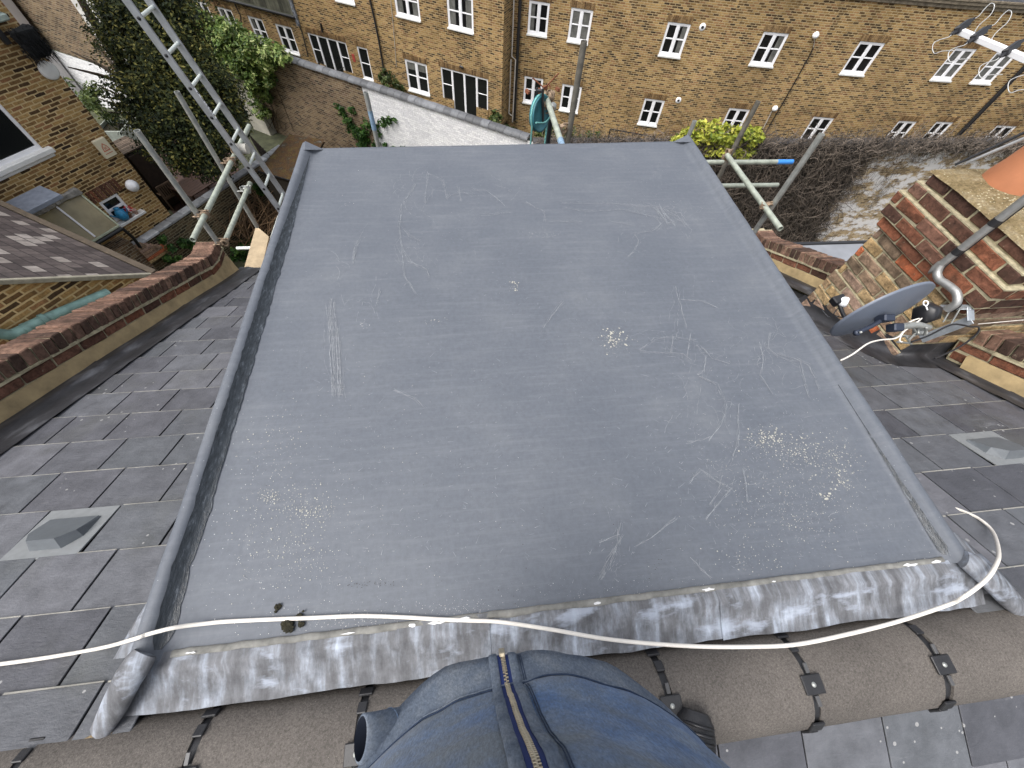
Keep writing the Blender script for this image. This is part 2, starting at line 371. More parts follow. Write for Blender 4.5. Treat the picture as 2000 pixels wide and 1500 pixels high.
def mat_leaf(name,stops,trans=.25,rough=.5):
    m=Mat(name,rough,0,.4); c=m.ramp(m.attr(),stops); c=m.mix(1.0,c,m.ramp(m.noise(m.coord(),2.5,3),[(.3,g3(.7)),(.7,g3(1.25))]),'MULTIPLY')
    m.base(c)
    tr=m.n('BsdfTranslucent'); m.l(c,tr.inputs[0]); mx=m.n('MixShader'); mx.inputs[0].default_value=trans
    m.l(m.b.outputs[0],mx.inputs[1]); m.l(tr.outputs[0],mx.inputs[2]); m.l(mx.outputs[0],m.t.nodes['Material Output'].inputs[0]); return m.m
MT['evergreen']=mat_leaf('variegated_leaf',[(0,(.008,.014,.006,1)),(.4,(.022,.036,.012,1)),(.68,(.065,.08,.02,1)),(.88,(.19,.18,.04,1)),(1,(.34,.31,.09,1))],.25,.75)
MT['ivy']=mat_leaf('ivy_leaf',[(0,(.03,.06,.014,1)),(.4,(.10,.17,.035,1)),(.75,(.27,.34,.09,1)),(1,(.48,.52,.24,1))])
MT['ivyd']=mat_leaf('climber_leaf',[(0,(.012,.035,.008,1)),(.6,(.04,.11,.02,1)),(1,(.12,.22,.04,1))])
MT['yellow']=mat_leaf('yellow_leaf',[(0,(.12,.18,.02,1)),(.5,(.36,.40,.05,1)),(1,(.62,.58,.10,1))])
MT['bush']=mat_leaf('bush_leaf',[(0,(.02,.04,.012,1)),(.6,(.08,.12,.03,1)),(1,(.22,.26,.07,1))])
def mat_denim():
    m=Mat('blue_sweatshirt',.95,0,.1); ob=m.coord(); a_=m.noise(ob,14,6,.65); b=m.noise(m.coord('Object',(1,1,.35)),260,3,.7); d=m.noise(ob,5.5,5,.6)
    c=m.ramp(a_,[(.3,(.040,.090,.20,1)),(.5,(.075,.140,.27,1)),(.68,(.15,.21,.31,1))])
    c=m.mix(m.ramp(d,[(.40,g3(0)),(.60,g3(.85))]),c,(.115,.135,.150,1))
    c=m.mix(1.0,c,m.ramp(b,[(.3,g3(.7)),(.7,g3(1.35))]),'MULTIPLY'); m.base(c); m.bump(b,.5,.002)
    m.b.inputs['Sheen Weight'].default_value=.15; return m.m
MT['denim']=mat_denim()
def mat_band():
    m=Mat('faded_waistband',.95,0,.1); ob=m.coord(); a_=m.noise(ob,16,6,.65); b=m.noise(m.coord('Object',(1,1,.35)),260,3,.7)
    c=m.ramp(a_,[(.3,(.085,.108,.150,1)),(.5,(.125,.150,.190,1)),(.75,(.19,.21,.235,1))]); c=m.mix(1.0,c,m.ramp(b,[(.3,g3(.75)),(.7,g3(1.3))]),'MULTIPLY'); m.base(c); m.bump(b,.5,.002); return m.m
MT['band']=mat_band()
def mat_poly():
    m=Mat('dirty_roof_panel',.35,0,.5); a_=m.noise(m.coord('Object',(1,1,1)),3,5); m.base(m.ramp(a_,[(.3,(.20,.165,.085,1)),(.7,(.33,.28,.16,1))])); return m.m
MT['poly']=mat_poly()
def mat_mossroof():
    m=Mat('mossy_felt',.95,0,.2); a_=m.noise(m.coord(),4,6,.7); b=m.noise(m.coord(),30,4)
    c=m.ramp(a_,[(.35,(.085,.065,.022,1)),(.5,(.07,.038,.018,1)),(.60,(.05,.04,.025,1)),(.72,(.14,.13,.12,1))]); m.base(m.mix(1.0,c,m.ramp(b,[(.3,g3(.6)),(.7,g3(1.4))]),'MULTIPLY')); m.bump(b,.8,.02); return m.m
MT['mossroof']=mat_mossroof()
# ================================================================== OUR HOUSE
A25=R_(25); SY,SZ=-.05,-.12
def slope(x,s,h=0):      # point on the front slate slope: s metres down from the ridge, h above it
    return Vector((x, SY+s*math.cos(A25)+h*math.sin(A25), SZ-s*math.sin(A25)+h*math.cos(A25)))
SU=(Vector((1,0,0)), Vector((0,math.cos(A25),-math.sin(A25))), Vector((0,math.sin(A25),math.cos(A25))))
def sz_at(y): return SZ-(y-SY)*math.tan(A25)
def onslope(px,py,h=0):
    n=SU[2]; return hit(px,py,n,slope(0,0,h))
house=thing('terraced_house','grey flat roofed dormer and slate roof of the house in the foreground','house',(0,0,-8.3))
XL,XR=-2.83,3.6
DX0,DX1,DY0,DY1=-1.09,1.805,0.0,2.93       # outer faces of the flat roof
# --- flat roof sheet with raised, rounded kerbs left and right (one continuous membrane)
def kerb_profile():
    # (x, z) across the left half, mirrored for the right
    L=[(DX0,-.16),(DX0+.001,-.01),(DX0+.005,.030),(DX0+.012,.042),(DX0+.023,.048),(DX0+.040,.048),(DX0+.052,.041),(DX0+.064,.022),(DX0+.076,.007),(DX0+.094,.001),(DX0+.16,0)]
    Rr=[(DX1-(x-DX0),z) for x,z in reversed(L)]
    mid=[(DX0+.16+(DX1-DX0-.32)*k/40,0) for k in range(1,40)]
    return L+mid+Rr
prof=kerb_profile(); mb=MB(); rows=[]
NY=90
for j in range(NY+1):
    y=DY0-.01+(DY1-DY0+.01)*j/NY; row=[]
    for x,z in prof:
        e=abs(z)<.01
        dz=.0025*noise.noise(Vector((x*1.4,y*1.4,0)))+ (.0018*noise.noise(Vector((x*9,y*9,3))) if not e else .0008*noise.noise(Vector((x*12,y*12,5))))
        if y>DY1-.07 and e: dz+=.006*math.sin((y-DY1+.07)/.07*math.pi/2)        # slight lip at the front
        corner=max(0,1-abs(y-DY1)/.10)
        row.append(Vector((x+(.003*noise.noise(Vector((y*3,0,9))) if not e else 0), y, z+dz)))
    rows.append(row)
for row in rows:
    for p in row: p.y*=1+.034*(p.x-DX0)/(DX1-DX0)
last=[Vector((p.x,p.y+.012,p.z-.014)) for p in rows[-1]]; down=[Vector((p.x,p.y+.016,p.z-.10)) for p in rows[-1]]
rows+= [last,down]
mb.grid(rows); 
# little upstands where the kerbs meet the front edge
for sx,x0 in ((1,DX0+.045),(-1,DX1-.045)):
    DYc=DY1 if sx>0 else DY1+.1
    pts=[(x0,DYc-.10,.049),(x0+sx*.10,DYc-.012,.004),(x0-sx*.01,DYc-.004,.058)]
    mb.face(pts if sx>0 else pts[::-1]); mb.face([pts[0],pts[2],(x0-sx*.02,DYc-.10,.045)][::(-1 if sx>0 else 1)])
flat=mb.build('flat_roof',MT['grp'],house)
mb=MB(); mb.box(((DX0+DX1)/2,1.46,-.75),((DX1-DX0)/2-.012,1.45,.68))
mb.build('dormer_wall',simple('dormer_cladding',(.10,.105,.12,1),.7),house)
MT['fillet']=(lambda m:(m.base(m.ramp(m.noise(m.coord('Object',(14,3.5,14)),6,6,.75),[(.35,(.012,.016,.020,1)),(.55,(.030,.037,.045,1)),(.68,(.10,.115,.135,1))])),m.bump(m.noise(m.coord('Object',(20,5,20)),6,6,.7),.8,.004),m.m)[2])(Mat('kerb_slope_shade',.25,0,.6))  # dark streaked colour standing in for shade and reflection on the inner kerb slope
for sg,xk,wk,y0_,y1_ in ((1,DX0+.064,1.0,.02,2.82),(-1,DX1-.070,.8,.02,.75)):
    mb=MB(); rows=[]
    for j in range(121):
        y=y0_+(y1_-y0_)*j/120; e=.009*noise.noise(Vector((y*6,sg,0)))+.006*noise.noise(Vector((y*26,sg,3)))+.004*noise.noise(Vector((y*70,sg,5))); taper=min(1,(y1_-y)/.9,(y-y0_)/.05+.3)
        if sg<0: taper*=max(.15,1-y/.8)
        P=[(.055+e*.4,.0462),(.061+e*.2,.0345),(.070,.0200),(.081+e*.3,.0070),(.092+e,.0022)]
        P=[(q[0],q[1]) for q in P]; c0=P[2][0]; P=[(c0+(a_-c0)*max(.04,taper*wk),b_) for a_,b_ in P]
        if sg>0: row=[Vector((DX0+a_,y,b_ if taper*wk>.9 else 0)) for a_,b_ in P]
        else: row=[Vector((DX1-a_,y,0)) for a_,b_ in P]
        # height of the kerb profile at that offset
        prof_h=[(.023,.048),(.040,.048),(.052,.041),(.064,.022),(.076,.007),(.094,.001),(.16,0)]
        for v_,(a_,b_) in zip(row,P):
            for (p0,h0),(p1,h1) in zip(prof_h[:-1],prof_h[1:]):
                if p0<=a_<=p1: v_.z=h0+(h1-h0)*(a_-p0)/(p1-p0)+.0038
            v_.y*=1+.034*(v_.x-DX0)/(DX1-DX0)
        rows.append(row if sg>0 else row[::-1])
    mb.grid(rows); mb.build('kerb_shade_strip',MT['fillet'],flat)  # MT['fillet'] is the dark shade colour for the inner kerb slope
# --- marks on the roof coating: real flat flecks and scratches
def onroof(px,py): return atz(px,py,.0035)
mb=MB()
def scratch(pts,wd=.0016,rep=1,jit=0):
    for k in range(rep):
        P=[onroof(x+RND.uniform(-jit,jit),y+RND.uniform(-jit,jit)) for x,y in pts]
        # resample + wobble
        Q=[]
        for a_,b in zip(P[:-1],P[1:]):
            n=max(2,int((b-a_).length/.025))
            for i in range(n): Q.append(a_.lerp(b,i/n)+Vector((RND.uniform(-.003,.003),RND.uniform(-.003,.003),0)))
        Q.append(P[-1])
        for a_,b in zip(Q[:-1],Q[1:]):
            if RND.random()<.2: continue
            d=(b-a_); 
            if d.length<1e-5: continue
            nn=Vector((-d.y,d.x,0)).normalized()*wd*RND.uniform(.3,1.1)*.5
            dz=Vector((0,0,RND.uniform(0,.0012))); mb.face([a_-nn+dz,b-nn+dz,b+nn+dz,a_+nn+dz])
SCR=[[(788,398),(805,372),(812,360)],[(835,335),(832,385),(830,395)],[(835,340),(865,350),(872,388)],[(870,388),(880,378),(905,376),(925,380)],[(925,370),(950,372),(968,385),(985,402)],
[(965,362),(985,368),(997,375)],[(1020,390),(1062,412),(1065,432)],[(1065,432),(1140,433)],[(1097,396),(1200,398),(1290,404),(1310,410)],[(1098,405),(1140,412),(1215,410),(1280,424),(1292,436)],
[(1292,436),(1275,450),(1230,456)],[(1240,458),(1248,470),(1240,490),(1225,500)],[(1290,408),(1310,430),(1318,440)],[(1300,410),(1325,425),(1345,440)],[(1280,404),(1300,430)],[(785,400),(780,440),(785,480),(800,510),(815,520)],
[(785,490),(790,540),(812,575)],[(800,510),(832,525),(838,540)],[(782,445),(800,460),(820,468)],[(1320,560),(1330,600),(1340,640)],[(1330,585),(1375,588),(1400,600)],[(1250,684),(1280,662),(1320,658),(1360,665)],[(1250,684),(1290,688),(1335,692),(1350,705)],
[(1315,655),(1312,690)],[(1350,650),(1342,700)],[(1360,672),(1378,695),(1375,725),(1362,732)],[(1370,675),(1395,700),(1425,708)],[(1365,735),(1400,750),(1418,790),(1410,830),(1385,860)],[(1443,790),(1440,870),(1425,910)],
[(1505,650),(1500,680),(1520,695),(1555,710)],[(1520,690),(1560,705),(1575,760),(1580,778)],[(1555,700),(1580,715),(1600,760)],[(1485,665),(1492,700),(1488,730)],[(1485,735),(1510,770)],
[(1345,945),(1370,918),(1400,940),(1432,955)],[(1408,930),(1405,955),(1385,985)],[(1432,955),(1400,985),(1378,1012)],[(1452,915),(1458,950),(1460,980)],[(1340,865),(1370,860),(1392,852)],
[(1212,1020),(1205,1060),(1185,1095),(1172,1130)],[(1205,1070),(1190,1100),(1175,1132)],[(1215,1045),(1210,1062)],[(1320,1012),(1280,1045),(1240,1070)],[(1172,1058),(1210,1045)],[(1348,1090),(1370,1110),(1390,1130)],
[(645,585),(648,640),(655,770)],[(652,590),(656,650),(662,775)],[(640,600),(645,700),(650,770)],[(660,640),(663,700),(666,770)],[(700,470),(690,515)],[(695,465),(686,510)],[(745,560),(737,595)],
[(770,760),(810,780),(830,800)],[(900,395),(895,365)],[(940,420),(1000,415)],[(1100,590),(1080,615),(1062,640)],[(1190,430),(1240,440)]]
for q in SCR: scratch(q,.0013,2,2.0)
for q in SCR: scratch(q,.0007,3,4)
for q in SCR[45:49]: scratch(q,.0007,4,11)
for q in (SCR[13],SCR[14],SCR[12]): scratch(q,.0016,6,9)
for cx,cy,rx,ry,n in ((1320,425,45,22,26),(1330,675,75,28,22),(1500,690,70,50,22),(820,370,50,35,20),(960,385,50,22,14),(1400,830,60,90,18),(1420,930,60,50,14),(800,500,35,50,14),(1240,450,60,40,12),(1200,1070,30,45,10),(1340,600,40,50,10),(700,600,60,80,8)):
    for k in range(n):
        x,y=cx+RND.gauss(0,rx*.6),cy+RND.gauss(0,ry*.6); a=RND.uniform(0,6.28); P=[(x,y)]
        for j in range(RND.randint(2,7)):
            a+=RND.gauss(0,.5); x+=math.cos(a)*rx*.16; y+=math.sin(a)*ry*.2; P.append((x,y))
        scratch(P,RND.uniform(.0005,.0012))
for k in range(750):      # fine random scuffs
    x,y=RND.uniform(480,1650),RND.uniform(330,1150)
    if RND.random()<.45: x,y=RND.gauss(1500,130),RND.gauss(930,110)
    p=onroof(x,y)
    if not(DX0+.17<p.x<DX1-.17 and .05<p.y<DY1-.1): continue
    L=RND.uniform(.004,.022)*(2 if RND.random()<.08 else 1); an=RND.uniform(0,3.14); d=Vector((math.cos(an),math.sin(an),0))*L; nn=Vector((-d.y,d.x,0)).normalized()*RND.uniform(.0003,.0008)
    p.z+=RND.uniform(0,.001); mb.face([p-nn,p+d-nn*.3,p+d+nn*.3,p+nn])
mb.build('scratch_marks',MT['scratch'],flat)
def fleck(mb,p,rr,n=7):
    rr*=.52
    an=RND.uniform(0,6.28); st=RND.uniform(.55,1); P=[]
    for k in range(n):
        t=2*math.pi*k/n; q=rr*RND.uniform(.6,1.15); x,y=q*math.cos(t),q*st*math.sin(t)
        P.append(p+Vector((x*math.cos(an)-y*math.sin(an),x*math.sin(an)+y*math.cos(an),0)))
    mb.face(P)
mw=MB(); mc=MB()
def cluster(mbx,cx,cy,sx,sy,n,r0,r1):
    n=int(n*2.2); r1=r0+(r1-r0)*.85; r0*=.7
    for k in range(n):
        p=onroof(RND.gauss(cx,sx),RND.gauss(cy,sy))
        if DX0+.13<p.x<DX1-.13 and .01<p.y<DY1-.05:
            p.z+=RND.uniform(0,.0005); fleck(mbx,p,r0+(r1-r0)*RND.random()**3)
cluster(mc,1005,558,6,6,14,.003,.016); cluster(mc,850,627,11,4,10,.002,.011); cluster(mc,1198,662,14,10,70,.002,.016); cluster(mc,1198,680,20,14,60,.001,.004)
cluster(mc,1500,858,22,12,110,.002,.011); cluster(mc,1560,885,28,20,130,.002,.009); cluster(mc,1630,900,26,30,150,.0015,.008); cluster(mc,1615,970,6,6,10,.004,.013); cluster(mc,1640,938,8,6,12,.004,.014)
cluster(mc,1540,960,80,60,360,.001,.0055); cluster(mc,1560,1010,60,40,160,.0012,.006); cluster(mc,1460,1090,50,20,60,.0015,.006); cluster(mc,1760,1105,14,5,6,.003,.009)
cluster(mc,525,970,14,9,60,.0015,.006); cluster(mc,560,1000,50,60,260,.001,.006); cluster(mc,610,995,28,12,80,.0015,.007); cluster(mc,540,860,35,35,90,.001,.006); cluster(mc,560,1090,50,30,90,.001,.005)
cluster(mw,700,900,160,150,220,.0008,.0035); cluster(mw,560,1150,90,90,160,.001,.004); cluster(mw,900,1190,70,10,160,.0008,.003); cluster(mw,700,1215,110,12,170,.001,.0035); cluster(mw,1100,700,320,230,260,.0008,.0032)
cluster(mw,1560,900,120,110,420,.0008,.0035); cluster(mw,1300,1150,180,14,200,.0008,.003); cluster(mw,800,340,200,30,26,.0015,.005); cluster(mw,1300,400,60,12,30,.001,.004); cluster(mw,710,632,5,6,14,.001,.006); cluster(mw,1130,505,30,4,12,.001,.004); cluster(mw,1062,458,24,3,50,.0015,.004)
cluster(mw,675,400,7,5,7,.002,.007); cluster(mw,1550,550,150,120,90,.001,.0045); cluster(mw,1260,350,140,30,20,.001,.004); cluster(mc,690,860,120,90,90,.001,.005); cluster(mc,720,1080,140,60,90,.001,.004)
mw.build('white_flecks',MT['whitepaint'],flat); mc.build('pale_flecks',MT['creampaint'],flat)
md=MB()
for (cx,cy,sx,sy,n) in ((800,880,380,260,110),(700,1142,14,4,26),(745,1140,16,3,26),(1290,1110,20,12,20),(960,1180,90,30,16)):
    for k in range(n):
        p=onroof(RND.gauss(cx,sx),RND.gauss(cy,sy))
        if DX0+.13<p.x<DX1-.13 and .01<p.y<DY1-.05: fleck(md,p,RND.uniform(.001,.0035))
md.build('dark_grit',simple('dark_grit',(.03,.022,.018,1),.95),flat)

# --- slates: each a tilted slab, all inside the roof covering
def slate_rows(mb,x0,x1,s0,ncourse,fr,skip=(),seed=1,trim=None):
    rr=random.Random(seed)
    for c in range(ncourse):
        s=s0+c*.2495; off=(-1.53 if c%2==0 else -1.68) if x1<0 else (-1.63 if c%2==0 else -1.48)
        k=math.floor((x0-off)/.3)-1
        while off+k*.3<x1:
            a_=off+k*.3+.004; b=a_+.3-.008; k+=1
            mid=(a_+b)/2
            if b<x0 or a_>x1: continue
            a_=max(a_,x0); b=min(b,x1)
            if b-a_<.03: continue
            if any(cc==c and abs(mid-xx)<.05 for cc,xx in skip): continue
            if trim and not trim(mid,s): continue
            lift=.013+rr.uniform(-.001,.003)
            # tail edge at s+.2495 raised, head tucked
            c0=slope((a_+b)/2,s+.2495-.13,.004+.006); ax=(SU[0],(SU[1]+SU[2]*.045).normalized(),SU[2])
            dl=rr.uniform(-.001,.002); mb.rbox(c0,((b-a_)/2,.13+dl,.0032),ax,rr.random()*.9,.0015,.0006)
            mb.rbox(c0+ax[1]*(.131+dl)+ax[2]*(-.001),((b-a_)/2-.002,rr.uniform(.003,.0065),.0022),ax,1,.001,.0008)
VENT_L=(2,-1.83); 
mb=MB(); EAVE=18
slate_rows(mb,XL+.24,DX0+.02,-.259,EAVE+1,None,((3,-1.83),),3,lambda x,s:True)
mb.build('front_slates',MT['slate'],house); mb=MB()
slate_rows(mb,DX1-.02,XR-.12,-.259,EAVE+1,None,((3,2.87),),5)
sl=mb.build('front_slates',MT['slate'],house)
# under-roof solid
mb=MB(); mb.box(slope((XL+XR)/2,2.2,-.08),((XR-XL)/2+.05,2.27,.075),SU)
BU=(Vector((1,0,0)),Vector((0,-math.cos(A25),-math.sin(A25))),Vector((0,-math.sin(A25),math.cos(A25))))
BY,BZ=-.38,-.135
def bslope(x,s,h=0): return Vector((x,BY-s*math.cos(A25)-h*math.sin(A25),BZ-s*math.sin(A25)+h*math.cos(A25)))
mb.box(bslope(.4,1.3,-.08),(3.3,1.35,.07),BU)
mb.build('roof_deck',MT['slot'],house)
mb=MB(); rr=random.Random(11)
for c in range(9):
    off=.72 if c%2==0 else .57
    for k in range(-12,13):
        a_=off+k*.3+.003; b=a_+.2945
        if b<XL or a_>XR: continue
        mb.rbox(bslope((a_+b)/2,.0+c*.2495+.12,.010),((b-a_)/2,.13,.0032),(BU[0],(BU[1]+BU[2]*.045).normalized(),BU[2]),rr.random()*.9,.0015,.0006)
mb.build('rear_slates',MT['slate'],house)
# --- slate vents
def vent(cx,c,lab):
    s0=-.0095+c*.2495; mb=MB()
    mb.rbox(slope(cx,s0+.2495-.128,.014),(.146,.128,.004),SU,.5,.0015)
    v=mb.build('vent_tile',simple('vent_plastic',(.19,.20,.205,1),.5,var=.12,scale=30),house,label=lab)
    mb=MB(); cs=s0+.11
    base=[(-.06,-.075),(.06,-.075),(.105,-.02),(.105,.08),(-.105,.08),(-.105,-.02)]
    top=[(-.052,-.062),(.052,-.062),(.092,-.014),(.098,.08),(-.098,.08),(-.092,-.014)]
    B=[slope(cx+x,cs+y,.018) for x,y in base]; T=[slope(cx+x,cs+y,.019+.050-(y+.062)*.30) for x,y in top]
    for i in range(6):
        j=(i+1)%6; mb.face([B[j],B[i],T[i],T[j]])
    mb.face(T[::-1])
    # open grille underside lip
    h=mb.build('vent_hood',simple('vent_hood_plastic',(.115,.128,.14,1),.45,var=.12,scale=30),v)
    return v
vent(-1.83,2,'grey plastic hooded vent in the left slates')
vent(2.87,2,'grey plastic hooded vent in the right slates')
# --- lead valley strips next to the parapets, slate-and-a-half edges
def leadstrip(name,xa,xb,s0,s1,side):
    mb=MB(); n=10; segs=[]
    s=s0
    while s<s1-.05:
        e=min(s+1.15,s1); rows=[]
        for j in range(12):
            t=s+(e-s)*j/11; row=[]
            for i in range(n+1):
                u=i/n; x=xa+(xb-xa)*u
                h=.026+.012*(1-u)**4+.014*math.exp(-((u-.35)/.14)**2)+.004*noise.noise(Vector((x*8,t*3,1)))+(.005 if j==11 else 0)
                row.append(slope(x,t,h))
            rows.append(row if side<0 else row[::-1])
        mb.grid(rows[::-1]); s=e-.03
    mb.build(name,MT['darklead'],house)
leadstrip('side_flashing',XL,XL+.27,-.1,4.52,-1)
leadstrip('side_flashing',XR,XR-.15,-.1,1.6,1)
leadstrip('side_flashing',3.87,3.60,2.5,4.4,1)
# --- party parapets: individual bricks on a mortar core
def parapet(xin,sgn,s0,s1,flare,name,lab,cap_w=.225):
    """xin: inner face x; sgn -1: wall lies towards -x"""
    def base(s):      # point on the path and local axes; flattens towards the eaves
        if s<=flare: return Vector((0,SY+s*math.cos(A25),SZ-s*math.sin(A25))),A25
        k=min(1,(s-flare)/.35); an=A25*(1-k*1.15)
        y=SY+flare*math.cos(A25); z=SZ-flare*math.sin(A25); t=flare
        while t<s: 
            kk=min(1,(t-flare)/.35); aa=A25*(1-kk*1.15); y+=.02*math.cos(aa); z-=.02*math.sin(aa); t+=.02
        return Vector((0,y,z)),an
    def fr(s):
        p,an=base(s); return p,(Vector((1,0,0)),Vector((0,math.cos(an),-math.sin(an))),Vector((0,math.sin(an),math.cos(an))))
    rr=random.Random(int(abs(xin)*100)+int(s0*10))
    cap=MB(); mor=MB(); red=MB(); cr=MB()
    s=s0
    while s<s1:                # coping: brick on edge
        p,ax=fr(s+.0375); d=rr.uniform(-.004,.004)
        cap.rbox(p+ax[2]*(.265+d)+Vector((xin+sgn*(cap_w/2-.012),0,0)),(cap_w/2+rr.uniform(-.004,.003),.032,.052),ax,rr.random(),.006,.004)
        p2,ax2=fr(s+.0375); mor.box(p2+ax2[2]*.255+Vector((xin+sgn*(cap_w/2-.01),0,0)),(cap_w/2-.010,.040,.052),ax2)
        s+=.075
    s=s0
    while s<s1-.05:            # stretcher course below a mortar ledge
        p,ax=fr(s+.1125); d=rr.uniform(-.003,.003)
        red.rbox(p+ax[2]*.160+Vector((xin+sgn*(.105+d),0,0)),(.105,.106,.032),ax,rr.random(),.006,.003)
        red.rbox(p+ax[2]*.083+Vector((xin+sgn*(.108+d),0,0)),(.105,.106,.032),ax,rr.random(),.006,.003)
        mor.box(p+ax[2]*.0+Vector((xin+sgn*.115,0,0)),(.108,.114,.205),ax)
        mor.box(p+ax[2]*.207+Vector((xin+sgn*.10,0,0)),(.112,.114,.010),ax,jit=.004)
        s+=.225
    n=34; rows=[]
    for k in range(n):         # sloping cream render fillet
        s=s0+(s1-.03-s0)*k/(n-1); p,ax=fr(s); gap=sz_at(p.y); extra=max(0,p.z-gap)
        f=.006*noise.noise(Vector((s*4,0,2))); top=.126+f
        q=[(-.03,.075+f),(.0,top),(-.0,top-.004)]
        rows.append([Vector((xin-sgn*.045,p.y,gap+.012)),Vector((xin-sgn*.028,p.y,gap+.04)),p+ax[2]*(top-.015)+Vector((xin-sgn*.012,0,0)),p+ax[2]*top+Vector((xin+sgn*.003,0,0))])
    if sgn>0: rows=rows[::-1]
    cr.grid(rows)
    P=cap.build(name,MT['capbrick'],house,label=lab)
    red.build('brick_course',MT['redbrick'],P); mor.build('mortar_joint',MT['mortar'],P); cr.build('render_fillet',MT['render'],P)
    # party wall body under it
    mb=MB(); e,_=fr(s1)
    y0=SY+s0*math.cos(A25); 
    yy=[y0+(e.y-.03-y0)*k/8 for k in range(9)]
    for a_,b in zip(yy[:-1],yy[1:]):
        za,zb=sz_at(a_)-.03,sz_at(b)-.03
        xo=xin+sgn*.215; xi=xin+sgn*.01
        mb.face([(xo,a_,-8.3),(xo,b,-8.3),(xo,b,zb+.2),(xo,a_,za+.2)],[(a_,0),(b,0),(b,8.3+zb),(a_,8.3+za)])
        mb.face([(xi,a_,-8.3),(xi,b,-8.3),(xi,b,zb),(xi,a_,za)],[(a_,0),(b,0),(b,8.3+zb),(a_,8.3+za)])
    b=yy[-1]; zb=e.z+.10
    mb.face([(xin+sgn*.01,b,-8.3),(xin+sgn*.215,b,-8.3),(xin+sgn*.215,b,zb),(xin+sgn*.01,b,zb)],[(0,0),(.22,0),(.22,8),(0,8)])
    mb.build('party_wall',MT['old'],P)
parapet(XL,-1,-.3,4.42,3.95,'parapet','red brick parapet with a brick on edge coping along the left roof edge')
parapet(3.87,1,2.35,4.45,4.05,'parapet','brick parapet beyond the chimney')
parapet(XR,1,-.3,1.42,9,'parapet','brick parapet with cream fillet on the near side of the chimney')
# front wall and eaves
mb=MB(); yE=SY+4.42*math.cos(A25)
mb.face([(XL,yE-.15,-8.3),(XR+.3,yE-.15,-8.3),(XR+.3,yE-.15,-2.05),(XL,yE-.15,-2.05)],[(0,0),(6.6,0),(6.6,6.2),(0,6.2)])
mb.build('front_wall',MT['stock'],house)
mb=MB(); mb.tube([(XL+.05,yE+.04,-2.10),(XR+.1,yE+.04,-2.10)],.05,10); mb.build('gutter',MT['blackp'],house)
# --- ridge tiles and their dry-ridge straps
RY,RZ,RR=-.285,-.135,.142
joints=[-3.2,-2.73,-2.26,-1.79,-1.325,-.86,-.40,.07,.545,1.02,1.495,1.97,2.44,2.91,3.38]
for k,(xa,xb) in enumerate(zip(joints[:-1],joints[1:])):
    mb=MB(); rows=[]; tilt=RND.uniform(-.003,.003)
    for i in range(9):
        x=xa+.012+(xb-xa-.024)*i/8; row=[]
        for j in range(19):
            t=R_(-12+204*j/18); f=.0018*noise.noise(Vector((x*5,t*2,k)))
            row.append(Vector((x,RY+(RR+f)*math.cos(t),RZ+tilt+(RR+f)*.95*math.sin(t))))
        rows.append(row)
    mb.grid(rows[::-1])
    for x,fl in ((xa+.012,1),(xb-.012,0)):
        o_=[Vector((x,RY+RR*math.cos(R_(-12+204*j/18)),RZ+tilt+RR*.95*math.sin(R_(-12+204*j/18)))) for j in range(19)]
        i_=[Vector((x,RY+(RR-.014)*math.cos(R_(-12+204*j/18)),RZ+tilt+(RR-.014)*.95*math.sin(R_(-12+204*j/18)))) for j in range(19)]
        for j in range(18): mb.face([o_[j],i_[j],i_[j+1],o_[j+1]] if fl else [o_[j],o_[j+1],i_[j+1],i_[j]])
    mb.build('ridge_tile',MT['ridge'],house)
for x in joints[1:-1]:
    mb=MB(); rows=[]
    for j in range(19):
        t=R_(-8+196*j/18); r1=RR-.006
        rows.append([Vector((x-.015,RY+r1*math.cos(t),RZ+r1*.95*math.sin(t))),Vector((x+.015,RY+r1*math.cos(t),RZ+r1*.95*math.sin(t)))])
    mb.grid(rows)
    st=mb.build('ridge_strap',MT['rubber'],house)
    for t,(hw,ht) in ((32,(.021,.014)),(52,(.014,.016)),(93,(.033,.026)),(147,(.021,.020)),(168,(.015,.024))):
        a_=R_(t); c=Vector((x,RY+(RR+.004)*math.cos(a_),RZ+(RR+.004)*.95*math.sin(a_))); ax=(Vector((1,0,0)),Vector((0,-math.sin(a_),math.cos(a_))),Vector((0,math.cos(a_),math.sin(a_))))
        mb=MB(); mb.rbox(c,(hw,ht,.004),ax,.5,.002); 
        p=mb.build('clip',MT['rubber'],st)
        if t==93:
            mb=MB(); mb.lathe(c+ax[2]*.004,[(0,.004),(.006,.003),(.0075,0)],12,.5,ax[2]); mb.build('screw',MT['galv'],st)
            for sg_ in (-1,1): mb=MB(); mb.rbox(c+ax[1]*.043*sg_-ax[2]*.004,(.006,.014,.0035),ax,.5,.001); mb.build('strap_slot',MT['strapgrey'],st)
# mortar patch beside the left lead corner
mb=MB()
for j in range(3):
    pass
